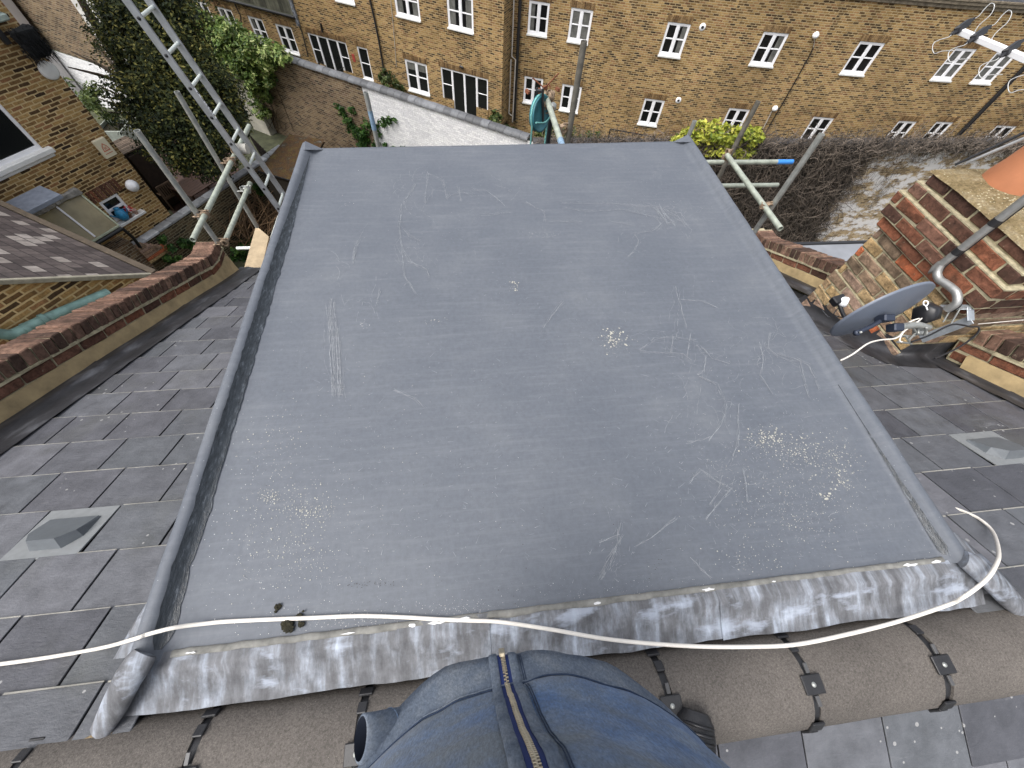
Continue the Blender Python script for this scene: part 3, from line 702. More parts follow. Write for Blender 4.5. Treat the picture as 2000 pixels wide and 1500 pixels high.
# --- lead flashing dressed over the back edge of the flat roof, in overlapping sheets
def lead_sheet(xa,xb,lift,front):
    mb=MB(); rows=[]
    for i in range(25):
        x=xa+(xb-xa)*i/24; row=[]
        yf=front+.006*noise.noise(Vector((x*5,0,4)))
        for j in range(13):
            u=j/12
            if u<.25: y=yf-(.05*u/.25); z=.005+.003*math.sin(u/.25*1.5)
            else:
                t=(u-.25)/.75; y=yf-.045-t*.112
                z=.008-.062*t-.006*math.sin(t*3.14)
            z+=lift+.0009*noise.noise(Vector((x*22,y*6,2)))+.0007*noise.noise(Vector((x*60,y*14,2)))
            row.append(Vector((x,y+.004*noise.noise(Vector((x*14,u*3,7)))*u,z)))
        rows.append(row)
    mb.grid(rows)
    edge=[r[0] for r in rows]; mb.grid([[p-Vector((0,0,.012)),p] for p in edge][::-1])
    e2=[r[-1] for r in rows]; mb.grid([[p,p-Vector((0,0,.008))] for p in e2][::-1])
    return mb.build('lead_flashing',MT['lead'],house)
lead_sheet(DX0-.02,-.28,.000,.012); lead_sheet(-.30,.0,.007,.012); lead_sheet(-.01,.82,.001,.008); lead_sheet(.80,1.62,.007,.004); lead_sheet(1.60,1.84,.007,.002)
# worn strip of mastic along its top edge
mb=MB(); rows=[]
for i in range(120):
    x=DX0+.11+(1.72-DX0-.11)*i/119; wd=.022+.008*noise.noise(Vector((x*7,1,0))); y0=.016+.003*noise.noise(Vector((x*20,0,0)))
    rows.append([Vector((x,y0,.002)),Vector((x,y0-.003,.0118)),Vector((x,y0-wd*.8,.0135)),Vector((x,y0-wd*.8-.003,.010))])
mb.grid(rows); mb.build('mastic_strip',simple('worn_mastic',(.17,.168,.155,1),.9,var=.45,scale=24,bump=.3),house)
mb=MB()
for x,L,wd in [(a_,b_*.9,c_*.45) for a_,b_,c_ in ((-.25,.035,.013),(-.17,.05,.012),(-.09,.06,.014),(-.92,.03,.006),(.37,.025,.010),(.77,.04,.013),(1.02,.014,.006),(1.57,.05,.014),(1.68,.04,.014),(-.45,.05,.006))]:
    P=[Vector((x+L*math.cos(t)*RND.uniform(.5,1.2)*.6,.002+wd*math.sin(t)*RND.uniform(.3,1.3),.0175)) for t in [i*math.pi/6 for i in range(12)]]
    mb.face(P)
mb.build('white_mastic_patch',simple('white_mastic',(.6,.6,.6,1),.8,var=.2,scale=60),house)
# rolled lead corners
def roll(pts,rad,flat_=.6):
    mb=MB(); rows=[]
    for k,(p,r) in enumerate(zip(pts,rad)):
        p=Vector(p); t=(Vector(pts[min(k+1,len(pts)-1)])-Vector(pts[max(k-1,0)])).normalized(); u=t.cross(Vector((0,0,1))).normalized(); n=u.cross(t)
        rows.append([p+u*math.cos(a_)*r+n*math.sin(a_)*r*flat_ for a_ in [math.pi*2*q/16 for q in range(16)]])
    mb.grid(rows,.5,True,True); mb.face(rows[0][::-1]); mb.face(rows[-1])
    mb.build('lead_roll',MT['lead'],house)
def Q(px,py,z): return tuple(atz(px,py,z))
roll([Q(284,1276,.050),Q(272,1292,.052),Q(250,1325,.04),Q(225,1375,-.01),Q(196,1428,-.055)],[.036,.042,.043,.042,.032])
roll([Q(1882,1092,.050),Q(1900,1102,.052),Q(1928,1125,.04),Q(1960,1158,-.005),Q(1998,1195,-.055)],[.036,.045,.048,.048,.04])
for sgn,pts in ((-1,[(318,1128,-.02),(262,1215,-.06),(220,1288,-.085)]),(1,[(1865,1040,-.02),(1920,1085,-.06),(1990,1150,-.09)])):
    P=[atz(*q) for q in pts]; mb=MB()
    inner=[Vector(((DX0 if sgn<0 else DX1),p.y,p.z+.02)) for p in P]
    rows=[[i_,i_.lerp(p,.55)+Vector((0,0,.028*k)),p,p-Vector((0,0,.03))] for k,(p,i_) in enumerate(zip(P,inner))]
    if sgn<0: rows=rows[::-1]
    mb.grid(rows); mb.build('lead_corner_apron',MT['lead'],house)
mb=MB(); c=atz(178,1446,-.04); mb.rbox(c+Vector((.01,0,-.030)),(.042,.022,.022),(Vector((.93,.3,0)).normalized(),Vector((-.3,.93,0)).normalized(),Vector((0,0,1))),.5,.006,.004)
mb.build('packing_block',simple('split_timber',(.16,.12,.07,1),.9,var=.6,scale=25,bump=.8),house)

# ---------------------------------------------------------------- chimney (part of the house)
CX0,CX1,CY0,CY1=3.25,4.35,1.40,2.30
stack=None
st_b=MB(); rd_b=MB(); mo=MB(); rr=random.Random(5)
def course(mb,z,ex,rnd,off,h=.036):
    x0,x1,y0,y1=CX0-ex,CX1+ex,CY0-ex,CY1+ex
    # left face runs along y; near face along x; far face
    y=y0+(off and .11 or 0)
    segs=[]
    ys=[y0]+( [y0+.12] if off else [])
    while ys[-1]+.24<y1-.03: ys.append(ys[-1]+.24)
    ys.append(y1)
    for a_,b in zip(ys[:-1],ys[1:]):
        d=rr.uniform(-.004,.004)
        mb.rbox((x0+.051+d,(a_+b)/2,z),(.051,(b-a_)/2-.007,h),None,rnd(),.006,.005)
    xs=[x0+.105]+([x0+.105+.115] if not off else [])
    while xs[-1]+.24<x1: xs.append(xs[-1]+.24)
    xs.append(x1)
    for a_,b in zip(xs[:-1],xs[1:]):
        for yy in (y0+.051,y1-.051):
            mb.rbox(((a_+b)/2,yy+rr.uniform(-.003,.003),z),((b-a_)/2-.005,.051,h),None,rnd(),.005,.004)
    mo.box(((x0+x1)/2,(y0+y1)/2,z),((x1-x0)/2-.011,(y1-y0)/2-.011,.0445))
    mo.box(((x0+x1)/2,(y0+y1)/2,z+.0402),((x1-x0)/2-.006,(y1-y0)/2-.006,.0042))
z=.17-.037; k=0
EX=[.055,.04,.055,.028,.0]
pro=[(.002,'r'),(.034,'r'),(.066,'r'),(.060,'r'),(.030,'r')]
for e,_ in pro:
    course(rd_b,z,e,lambda:rr.choice([rr.uniform(0,.35),rr.uniform(.5,1)]),k%2); z-=.0885; k+=1
while z>-1.6:
    course(st_b,z,.0 if z>-.75 else .012,lambda:rr.uniform(0,.9) if rr.random()>.06 else 1,k%2); z-=.0885; k+=1
chim=st_b.build('chimney_stack',MT['stackbrick'],house); rd_b.build('corbelled_courses',MT['redbrick'],chim); mo.build('mortar',MT['mortar'],chim)
mb=MB(); rows=[]
cx,cy=(CX0+CX1)/2,(CY0+CY1)/2
for t,(ex,zz) in enumerate(((.02,.168),(.0,.185),(-.12,.205),(-.25,.225),(-.42,.235))):
    row=[]
    x0,x1,y0,y1=CX0-ex,CX1+ex,CY0-ex,CY1+ex
    for q in range(40):
        f=q/40*4; s_=int(f); u=f-s_
        p=[(x0+(x1-x0)*u,y0),(x1,y0+(y1-y0)*u),(x1-(x1-x0)*u,y1),(x0,y1-(y1-y0)*u)][s_]
        row.append(Vector((p[0],p[1],zz+.010*noise.noise(Vector((p[0]*7,p[1]*7,1))))))
    rows.append(row)
mb.grid(rows,.5,True,True); mb.face(rows[-1]); mb.build('mortar_flaunching',MT['flaunch'],chim)
mb=MB(); prf=[(.175,-.03),(.172,.02),(.15,.10),(.13,.22),(.125,.40),(.15,.42),(.15,.46),(.12,.47),(.11,.40),(.10,.2)]
mb.lathe((3.60,2.06,.215),prf,36); mb.build('chimney_pot',MT['terra'],chim)
# black lead apron hugging the stack foot
mb=MB(); rows=[]
path=[(CX0-.0,CY1+.05),(CX0,CY1-.2),(CX0,(CY0+CY1)/2),(CX0,CY0+.15),(CX0+.02,CY0),(CX0+.2,CY0),(XR+.05,CY0)]
nor=[(-.5,.8),(-1,.1),(-1,0),(-1,-.2),(-.7,-.7),(-.1,-1),(0,-1)]
for (x,y),(nx,ny) in zip(path,nor):
    row=[]
    for d,h in ((0,.16),(.012,.09),(.03,.045),(.08,.028),(.13,.026),(.17,.016)):
        X,Y_=x+nx*d,y+ny*d; row.append(Vector((X-.004,Y_,sz_at(Y_)+h*1.1)))
    rows.append(row)
mb.grid(rows); mb.build('chimney_apron',MT['darklead'],house)

# ---------------------------------------------------------------- things on the roof
for (px,py,r,l) in ((542,1187,.010,'small dark moss clump lying highest above the cable'),(585,1205,.011,'narrow moss clump touching the white cable'),(562,1221,.020,'largest moss clump below the white cable'),(590,1219,.010,'small moss clump right of the largest one')):
    mb=MB(); c=atz(px,py,.004)
    for q in range(40):
        p=c+Vector((RND.gauss(0,r*.38),RND.gauss(0,r*.38),RND.uniform(0,r*.4))); r_=r*.75; s_=r_*RND.uniform(.2,.45)
        mb.box(p,(s_,s_,s_*.7),axes((RND.random()-.5,RND.random()-.5)),jit=s_*.5)
    tag(mb.build('moss_clump',MT['moss']),l,'moss clump','moss clumps on the flat roof')
cabl=[(-60,1304,'s'),(0,1297,'s'),(100,1283,'s'),(200,1265,'s'),(262,1248,.055),(285,1240,.064),(310,1233,.064),(335,1227,.060),(365,1222,.038),(400,1218,.018),(440,1214,.011),(520,1210,.010),(600,1207,.010),(700,1203,.010),(780,1205,.010),(850,1209,.012),(920,1212,.015),(980,1215,.022),(1080,1230,.024),(1200,1250,.01),(1350,1262,.01),(1480,1263,.01),(1560,1258,.012),(1650,1240,.012),(1750,1215,.02),(1850,1182,.02),(1880,1167,.075),(1905,1150,.10),(1928,1130,.105),(1943,1108,.095),(1951,1080,.04),(1940,1040,-.13),(1915,1015,-.18),(1880,998,-.22),(1825,980,-.28)]
pts=[(onslope(x,y,.025) if z=='s' else atz(x,y,z)) for x,y,z in cabl]
def smooth(P,n=5):
    out=[]
    for i in range(len(P)-1):
        p0,p1,p2,p3=P[max(i-1,0)],P[i],P[i+1],P[min(i+2,len(P)-1)]
        for k in range(n):
            t=k/n; out.append(.5*((2*p1)+(p2-p0)*t+(2*p0-5*p1+4*p2-p3)*t*t+(3*p1-p0-3*p2+p3)*t**3))
    out.append(P[-1]); return out
mb=MB(); mb.tube(smooth(pts),.0062,10); tag(mb.build('coaxial_cable',MT['cable']),'long white cable looping across the flat roof and ridge tiles','cable')
# ================================================================== SURROUNDINGS
G=-8.3
mb=MB()
gx=[-120,-20,-8,0,2.2,4.2,12,30,120]; gz=[G,G,G,G,G,-9.75,-9.75,-9.75,-9.75]
mb.grid([[Vector((x,y,z)) for x,z in zip(gx,gz)] for y in (-60,0,10,12.9,22,30,140)]); o=mb.build('ground',MT['grassg']); o['kind']='structure'

def wall_grid(mb,o,u,L,z0,z1,holes,depth=.10,r=.5):
    """front face of a wall from o along u (length L) with rectangular openings (u0,u1,z0,z1), plus reveals; uv in metres"""
    o=Vector((o[0],o[1],0)); u=Vector((u[0],u[1],0)).normalized(); nrm=Vector((u.y,-u.x,0))
    us=sorted({0,L,*[h[0] for h in holes],*[h[1] for h in holes]}); zs=sorted({z0,z1,*[h[2] for h in holes],*[h[3] for h in holes]})
    us=[x for x in us if 0<=x<=L]; zs=[x for x in zs if z0<=x<=z1]
    def P(a_,z,d=0): p=o+u*a_-nrm*d; return (p.x,p.y,z)
    for a_,b in zip(us[:-1],us[1:]):
        for c,d in zip(zs[:-1],zs[1:]):
            mu,mz=(a_+b)/2,(c+d)/2
            if any(h[0]<mu<h[1] and h[2]<mz<h[3] for h in holes): continue
            mb.face([P(a_,c),P(b,c),P(b,d),P(a_,d)],[(a_,c-z0),(b,c-z0),(b,d-z0),(a_,d-z0)])
    for h in holes:
        a_,b,c,d=h[:4]
        for p,q in (((a_,c),(a_,d)),((a_,d),(b,d)),((b,d),(b,c)),((b,c),(a_,c))):
            mb.face([P(*p),P(*q),P(q[0],q[1],depth),P(p[0],p[1],depth)],[(0,p[1]),(0,q[1]),(depth,q[1]),(depth,p[1])])
WRND=random.Random(21)
def window(parent,o,u,a_,b,c,d,kind='casement',curt=None,sill=True,name='window',lab=None):
    """opening a..b, c..d; frame sits 35 mm back"""
    o=Vector((o[0],o[1],0)); ax=axes(u); nrm=ax[1]
    def C(x,z,dd): p=o+ax[0]*x-nrm*dd; return Vector((p.x,p.y,z))
    fr=MB(); F=.068
    def bar(x0,x1,z0,z1,d0=.02,hd=.03): fr.rbox(C((x0+x1)/2,(z0+z1)/2,d0+hd),((x1-x0)/2,hd,(z1-z0)/2),ax,.5,.004)
    bar(a_,b,d-F,d); bar(a_,b,c,c+F*1.2); bar(a_,a_+F,c+F*1.2,d-F); bar(b-F,b,c+F*1.2,d-F)
    mx=(a_+b)/2; panes=[]
    if kind=='casement':
        bar(mx-.05,mx+.05,c+F*1.2,d-F); mz=(c+d)/2+.02
        for x0,x1 in ((a_+F,mx-.045),(mx+.045,b-F)):
            bar(x0,x0+.03,c+F*1.2,d-F,.028,.022); bar(x1-.03,x1,c+F*1.2,d-F,.028,.022); bar(x0+.03,x1-.03,mz-.022,mz+.022,.03,.018)
            bar(x0+.03,x1-.03,d-F-.03,d-F,.028,.022); bar(x0+.03,x1-.03,c+F*1.2,c+F*1.2+.03,.028,.022)
    elif kind=='single':
        mz=(c+d)/2; bar(a_+F,b-F,mz-.016,mz+.016,.03,.018)
    elif kind=='sash':
        mz=(c+d)/2; bar(a_+F,b-F,mz-.03,mz+.03)
    elif kind=='french':
        w=(b-a_); q=[a_+w*.24,a_+w*.5,a_+w*.76]
        for x in q: bar(x-.05,x+.05,c+F*1.2,d-F)
        for x0,x1 in ((a_+F,q[0]-.05),(q[2]+.05,b-F)): bar(x0,x1,(c+d)/2+.35,(c+d)/2+.38,.03,.018)
    W=fr.build(name,MT['upvc'],parent,**({'label':lab} if lab else {}))
    g=MB(); g.box(C(mx,(c+d)/2,.062),((b-a_)/2-.02,.003,(d-c)/2-.02),ax); g.build('pane',MT['glass'],W)
    if sill:
        s=MB(); s.rbox(C(mx,c-.025,-.015),((b-a_)/2+.02,.055,.03),ax,.5,.006); s.build('sill',MT['sillm'],W)
    if curt:
        for side in curt:
            cu=MB()
            x0,x1=(a_+F,a_+(b-a_)*(.30 if kind=='casement' else .2)) if side=='l' else (b-(b-a_)*.30,b-F)
            if side=='f': x0,x1=a_+F,b-F
            z1=d-F; z0=c+F if side!='b' else d-(d-c)*.3
            if side=='b': x0,x1=a_+F,b-F
            n=14; rows=[[C(x0+(x1-x0)*k/n,z,.056-.003*(k%2)) for k in range(n+1)] for z in (z0,z1)]; cu.grid(rows,smooth=False); cu.build('curtain',MT['curtain'],W)
    return W
def soldier(mb,o,u,a_,b,d):   # brick on end arch above an opening
    o=Vector((o[0],o[1],0)); ax=axes(u); n=int((b-a_+.16)/.075); x=a_-.08
    for k in range(n):
        p=o+ax[0]*(x+.0375)-ax[1]*(-.004); mb.rbox((p.x,p.y,d+.115),(.031,.012,.105),ax,WRND.random(),.003); x+=.075
MT['archbrick']=mat_nearbrick('arch_brick',[(0,(.12,.07,.035,1)),(.5,(.22,.14,.065,1)),(1,(.30,.20,.10,1))])
def uz(px,py,o,u):
    u_=Vector((u[0],u[1],0)).normalized(); p=hit(px,py,(u_.y,-u_.x,0),(o[0],o[1],0)); return (p-Vector((o[0],o[1],0))).dot(u_), p.z

# ---------------------------------------------------------------- the curved terrace opposite, right wing
PL=[(2.3,22.35),(7.3,20.5),(11.2,19.45),(15.1,18.75),(19.1,18.15),(31,17.1)]
wing=thing('curved_terrace','long curved yellow brick terrace with small white windows opposite','apartment block',(14,19,G))
z3=lambda x,y:(1000+x/4,y/4); z4=lambda x,y:(1450+x/3.636,y/3.636); z2=lambda x,y:(500+x/3.3333,y/3.3333); z1=lambda x,y:(x/3.3333,y/3.3333)
# per facet: (top-left px, top-right px, curtains)
FW=[[(z3(135,5),z3(298,20),'l'),(z3(465,58),z3(637,82),'f'),(z3(98,595),z3(245,615),None),(z3(395,655),z3(548,680),None)],
    [(z3(1220,172),z3(1402,188),'r'),(z3(1038,770),z3(1198,785),None)],
    [(z4(155,225),z4(335,240),'r'),(z3(1700,842),z3(1862,858),None)],
    [(z4(840,290),z4(1017,310),None),(z4(508,828),z4(655,840),None)],
    [((1867,94),(1910,96),'f'),((1948.5,101),(1991,103),'f'),(z4(1112,860),z4(1245,862),None),(z4(1380,865),z4(1503,868),None),(z4(1810,893),z4(1955,895),None)]]
ZT=-2.62
arch=MB(); mb=MB()
for i,ws in enumerate(FW):
    o=PL[i]; u=(PL[i+1][0]-o[0],PL[i+1][1]-o[1]); L=math.hypot(*u); holes=[]
    for tl,tr,cu in ws:
        a_,za=uz(*tl,o,u); b,zb=uz(*tr,o,u); z=(za+zb)/2; h=1.08
        holes.append((a_,b,z-h,z,cu))
    wall_grid(mb,o,u,L,G-1.6,ZT,holes)
    for a_,b,c,d,cu in holes:
        W=window(wing,o,u,a_,b,c,d,'casement',cu); arch=MB(); soldier(arch,o,u,a_,b,d); arch.build('brick_arch',MT['archbrick'],W)
mb.build('wall',MT['stock'],wing)
co=MB(); rf=MB(); ext=MB()
for i in range(len(PL)-1):
    o=Vector((*PL[i],0)); p=Vector((*PL[i+1],0)); ax=axes(p-o); m=(o+p)/2; L=(p-o).length
    for zz,dd,hh in ((ZT+.06,.06,.06),(ZT+.17,.12,.05),(ZT+.26,.15,.035)): co.rbox(m+ax[1]*(dd-.12)+Vector((0,0,zz)),(L/2+.01,.12+.0*dd,hh),ax,.5,.01)
    q=[o+ax[1]*.1,p+ax[1]*.1,p-ax[1]*4,o-ax[1]*4]; zz=(ZT+.30,ZT+.30,ZT+1.5,ZT+1.5)
    rf.face([(a_.x,a_.y,z) for a_,z in zip(q,zz)],[(0,0),(L,0),(L,4),(0,4)])
    ext.face([(p.x-ax[1].x*4,p.y-ax[1].y*4,G),(o.x-ax[1].x*4,o.y-ax[1].y*4,G),(o.x-ax[1].x*4,o.y-ax[1].y*4,ZT+1.5),(p.x-ax[1].x*4,p.y-ax[1].y*4,ZT+1.5)])
co.build('cornice',simple('stained_cornice',(.17,.14,.10,1),.9,var=.6,scale=7,bump=.4),wing); rf.build('roof',MT['darklead'],wing); ext.build('rear_wall',MT['old'],wing)
# wall fittings of the wing
def onwing(px,py,off=.0):
    best=None
    for i in range(len(PL)-1):
        u=(PL[i+1][0]-PL[i][0],PL[i+1][1]-PL[i][1]); a_,z=uz(px,py,PL[i],u)
        if -0.05<=a_<=math.hypot(*u)+.05:
            ax=axes(u); p=Vector((*PL[i],0))+ax[0]*a_+ax[1]*off; return Vector((p.x,p.y,z)),ax
    return None
for (px,py,l) in ((1372,53,'upper'),(1325,196,'lower')):
    p,ax=onwing(px,py); mb=MB(); mb.lathe(p-ax[1]*.02,[(.0,.05),(.10,.05),(.13,.02),(.13,-.02)],20,.5,ax[1]); v=mb.build('wall_vent',MT['upvc'],wing)
    mb=MB(); mb.lathe(p+ax[1]*.028,[(.0,.012),(.05,.006),(.055,0)],16,.5,ax[1]); mb.build('vent_flap',MT['blackp'],v)
for (px,py) in ((1591,66),(1512,209)):
    p,ax=onwing(px,py); mb=MB(); c=p+ax[1]*.14
    mb.lathe(c-Vector((0,0,.12)),[(0,0),(.07,.02),(.12,.08),(.12,.15),(.07,.21),(0,.24)],18); mb.tube([c,p],.03,8); mb.build('wall_lamp',MT['upvc'],wing)
def wingpipe(pl,rad,mat,name,off=.06):
    P=[]
    for px,py in pl:
        r_=onwing(px,py,off)
        if r_: P.append(r_[0])
    mb=MB(); mb.tube(P,rad,8); return mb.build(name,mat,wing)
wingpipe([(1589,70),(1590,82),(1588,92)],.012,MT['greyp'],'cable',.03)
wingpipe([(1588,92),(1582,106),(1545,172),(1494,260)],.022,MT['blackp'],'thin_downpipe',.04)
wingpipe([(1509,213),(1490,250)],.02,MT['greyp'],'thin_downpipe',.04)
wingpipe([(2010,116),(1868,262)],.06,MT['blackr'],'downpipe',.09)
wingpipe([(2010,122),(1874,262)],.04,MT['blackr'],'downpipe',.07)
# ---------------------------------------------------------------- left block opposite
blk=thing('brick_block','yellow brick block with french doors and a drainpipe corner behind the white wall','apartment block',(0,23,G))
BUv=(-.858,.514); _a=uz(983.5,60,(2.45,21.05),(BUv[0],BUv[1]))[0]; BO=(2.45+BUv[0]*_a,21.05+BUv[1]*_a)
# walls run with outward normal towards us: start from the far left end
BL=26.0; BOl=(BO[0]+BUv[0]*BL,BO[1]+BUv[1]*BL); bu=(-BUv[0],-BUv[1])
holes=[]; wins=[]
def bw(tl,tr,h,kind,cu=None,bottom=False):
    a_,za=uz(*tl,BOl,bu); b,zb=uz(*tr,BOl,bu); z=(za+zb)/2
    if bottom: z+=h
    holes.append((a_,b,z-h,z)); wins.append((a_,b,z-h,z,kind,cu))
bw(z2(915,100),z2(1072,133),1.12,'casement','lr',True)
bw(z2(1252,180),z2(1417,213),1.12,'casement','lr',True)
bw(z2(520,0),z2(645,28),1.12,'casement',None,True)
bw(z2(965,383),z2(1110,420),1.3,'casement','b')
bw(z2(1200,440),z2(1510,512),2.08,'french')
bw(z2(330,205),z2(585,285),2.08,'french')
bw(z2(652,298),z2(722,318),1.36,'single')
bw(z1(1785,148),z1(1895,182),1.16,'casement'); bw(z1(1605,95),z1(1705,130),1.16,'casement','l'); bw(z1(1405,35),z1(1505,70),1.16,'casement','l'); bw((375,-1),(402,5),1.16,'casement','l')
mb=MB(); arch=MB()
ugut,zgut=uz(578,33.5,BOl,bu); _,zg2=uz(457,0,BOl,bu); zgut=(zgut+zg2)/2
wall_grid(mb,(BOl[0]+bu[0]*ugut,BOl[1]+bu[1]*ugut),bu,BL-ugut,G,1.5,[(a_-ugut,b-ugut,c,d) for a_,b,c,d in holes if a_>ugut])
wall_grid(mb,BOl,bu,ugut-.002,G,zgut,[h for h in holes if h[0]<ugut])
# return of the block next to the curved wing
ax=axes(bu); c0=Vector((BO[0],BO[1],0)); ret=(Vector((2.72,22.25,0))-c0); rl0=ret.length; ret.normalize()
wall_grid(mb,(c0.x,c0.y),ret,rl0,G,1.5,[])
p=Vector((BOl[0]+bu[0]*ugut,BOl[1]+bu[1]*ugut,0)); wall_grid(mb,(p.x-ax[1].x*-0.0,p.y),-ax[1],5,zgut-.3,1.5,[])
mb.face([(c0.x,c0.y,1.5),(p.x,p.y,1.5),(p.x-ax[1].x*6,p.y-ax[1].y*6,1.5),(c0.x-ax[1].x*6,c0.y-ax[1].y*6,1.5)])
mb.build('wall',MT['stock'],blk)
for a_,b,c,d,k,cu in wins:
    W=window(blk,BOl,bu,a_,b,c,d,k,cu,sill=(k!='french')); arch=MB(); soldier(arch,BOl,bu,a_,b,d); arch.build('brick_arch',MT['archbrick'],W)
    if k=='french':
        for s0_,s1_ in ((a_+.03,a_+(b-a_)*.24-.03),(a_+(b-a_)*.76+.03,b-.03)):
            q=MB(); o=Vector((BOl[0],BOl[1],0)); x=(s0_+s1_)/2; pp=o+ax[0]*x+ax[1]*.012; 
            q.box((pp.x,pp.y,c+.40),((s1_-s0_)/2+.05,.025,.40),ax); q.build('brick_infill',MT['stock'],blk)
# lower wing: gutter and weathered boarded edge above it
q0=Vector((*BOl,0)); mb=MB()
mb.tube([(q0.x+ax[1].x*.08,q0.y+ax[1].y*.08,zgut-.02),(p.x+ax[1].x*.08,p.y+ax[1].y*.08,zgut-.02)],.07,8); mb.build('gutter',MT['blackp'],blk)
mb=MB(); n=60
for k in range(n):
    a0=ugut-(k+1)*.22; c=Vector((BOl[0]+bu[0]*(a0+.11),BOl[1]+bu[1]*(a0+.11),zgut+.50))+ax[1]*.02
    mb.rbox(c,(.107,.03,.45),ax,WRND.random(),.01,.004)
mb.build('boarded_parapet',simple('mossy_boards',(.09,.09,.065,1),.9,var=.55,scale=3,bump=.4,attr=True),blk)
mb=MB(); mb.rbox(Vector((BOl[0]+bu[0]*(ugut+.05),BOl[1]+bu[1]*(ugut+.05),zgut+.4))+ax[1]*.05,(.09,.05,.75),ax,.5,.01); mb.build('lead_cap',MT['lead'],blk)
def onblk(px,py,off=0):
    a_,z=uz(px,py,BOl,bu); q=Vector((*BOl,0))+ax[0]*a_+ax[1]*off; return Vector((q.x,q.y,z))
def bpipe(pl,rad,mat,name,off=.08):
    mb=MB(); mb.tube([onblk(x,y,off) for x,y in pl],rad,8); return mb.build(name,mat,blk)
bpipe([(723,-8),(733,35),(742,80),(750,128),(757,160)],.045,MT['blackr'],'downpipe')
bpipe([(458,-3),(462,10),(472,30),(476,62)],.03,MT['blackr'],'downpipe')
bpipe([(578,33),(592,62),(604,110)],.03,MT['blackr'],'downpipe')
bpipe([(628,45),(632,62)],.05,MT['blackp'],'wall_lamp'); bpipe([(900,128),(906,131)],.05,MT['blackp'],'wall_lamp')
bpipe([(764,0),(768,40),(772,90),(775,130)],.012,MT['greyp'],'cable',.03)
r1=lambda px,py:None
# pipes standing in the corner between the block and the wing
def corner_pipe(px0,py0,px1,py1,rad,mat,name,y):
    mb=MB(); a_=aty(px0,py0,y); b=aty(px1,py1,y); mb.tube([(a_.x,y,a_.z),(a_.x,y,G)],rad,8); mb.build(name,mat,blk)
a_=aty(1007,0,21.75)
mb=MB(); t0=aty(1004,-5,21.75); t1=aty(1001,110,21.75); t2=aty(1007,114,21.75); t3=aty(1003,240,21.75); mb.tube([t0,(t0.x,21.75,t1.z),(t2.x,21.75,t2.z-.05),(t2.x,21.75,G)],.03,8); mb.build('waste_pipe',MT['greyp'],blk)
t1=aty(998,116,21.75); mb=MB(); mb.tube([(t1.x,21.75,t1.z),(t1.x,21.75,G+.4),(t1.x+.15,21.75,G+.3)],.03,8); mb.build('waste_pipe',MT['greyp'],blk)
mb=MB(); t0=aty(1016,0,21.95); mb.tube([(t0.x,21.95,1),(t0.x,21.95,G)],.07,10); mb.build('downpipe',MT['blackr'],blk)
p=onblk(691,113,.01); mb=MB(); mb.rbox(p,(.08,.015,.16),ax); mb.build('wall_plate',simple('red_plate',(.35,.05,.04,1),.6),blk)
# black balustrades at the french doors
def rail(a_,b,z,n,lab):
    t=thing('iron_balustrade',lab,'railing',(0,0,0)); o=Vector((*BOl,0))
    A=o+ax[0]*a_+ax[1]*.75; B=o+ax[0]*b+ax[1]*.75; mb=MB()
    for zz in (z,z-.85): mb.tube([(A.x,A.y,zz),(B.x,B.y,zz)],.018,6)
    A0=o+ax[0]*a_; 
    for zz in (z,z-.85): mb.tube([(A.x,A.y,zz),(A0.x,A0.y,zz)],.018,6); B0=o+ax[0]*b; mb.tube([(B.x,B.y,zz),(B0.x,B0.y,zz)],.018,6)
    mb.build('handrail',MT['blackp'],t); mb=MB()
    for k in range(n+1):
        q=A.lerp(B,k/n); mb.tube([(q.x,q.y,z),(q.x,q.y,z-.85)],.01,5)
    mb.build('baluster',MT['blackp'],t)
f1=[w_ for w_ in wins if w_[4]=='french']
rail(f1[1][0]+.5,f1[1][1]-.55,f1[1][2]+.95,9,'black iron balustrade in front of the left french doors')
rail(f1[0][0]-1.6,f1[0][0]-.5,f1[0][2]+.35,8,'black iron stair railing left of the right french doors')
rail(f1[0][1]+.1,f1[0][1]+1.0,f1[0][2]+.1,6,'black iron railing right of the right french doors')

# ---------------------------------------------------------------- tall garden wall, half brick half painted white, rounded coping
WO=Vector((-8.9,20.87,0)); WE=Vector((2.5,13.1,0)); wu=(WE-WO).normalized(); WL=(WE-WO).length; WT=-5.0
gw=thing('garden_wall','tall garden wall with grey rounded coping, brick on the left and painted white on the right','wall',(-3,17,G))
us,_=uz(708,176,WO,wu)
mb=MB(); wall_grid(mb,WO,wu,us,G,WT-.02,[]); wall_grid(mb,WE-Vector((wu.y,-wu.x,0))*.3,-wu,WL,G,WT-.02,[]); mb.build('brick_section',MT['old'],gw)
mb=MB(); q=WO+wu*us; wall_grid(mb,q,wu,WL-us,G,WT-.02,[]); mb.build('white_section',MT['white'],gw)
mb=MB(); nrm=Vector((wu.y,-wu.x,0)); c=WO-wu*.15+nrm*.05; mb.rbox((c.x,c.y,(G+WT)/2-.1),(.55,.32,(WT-G)/2-.05),(wu,nrm,Vector((0,0,1))),.5,.02)
mb.build('rendered_end',simple('stained_render',(.42,.40,.34,1),.9,var=.3,scale=3,bump=.4),gw)
mb=MB(); n=int(WL/.3)
for k in range(n):
    c=WO+wu*(k*.3+.15)-nrm*.12; rows=[]
    r_=WRND.random(); dz=WRND.uniform(-.006,.006)
    for x in (-.145,.145):
        rows.append([c+wu*x+nrm*(.19*math.cos(t))+Vector((0,0,WT+dz+.13*math.sin(t)-.02)) for t in [math.pi*j/10 for j in range(11)]])
    mb.grid(rows[::-1],r_); mb.face(rows[0],r=r_); mb.face(rows[1][::-1],r=r_)
mb.build('coping',MT['blueg'],gw)
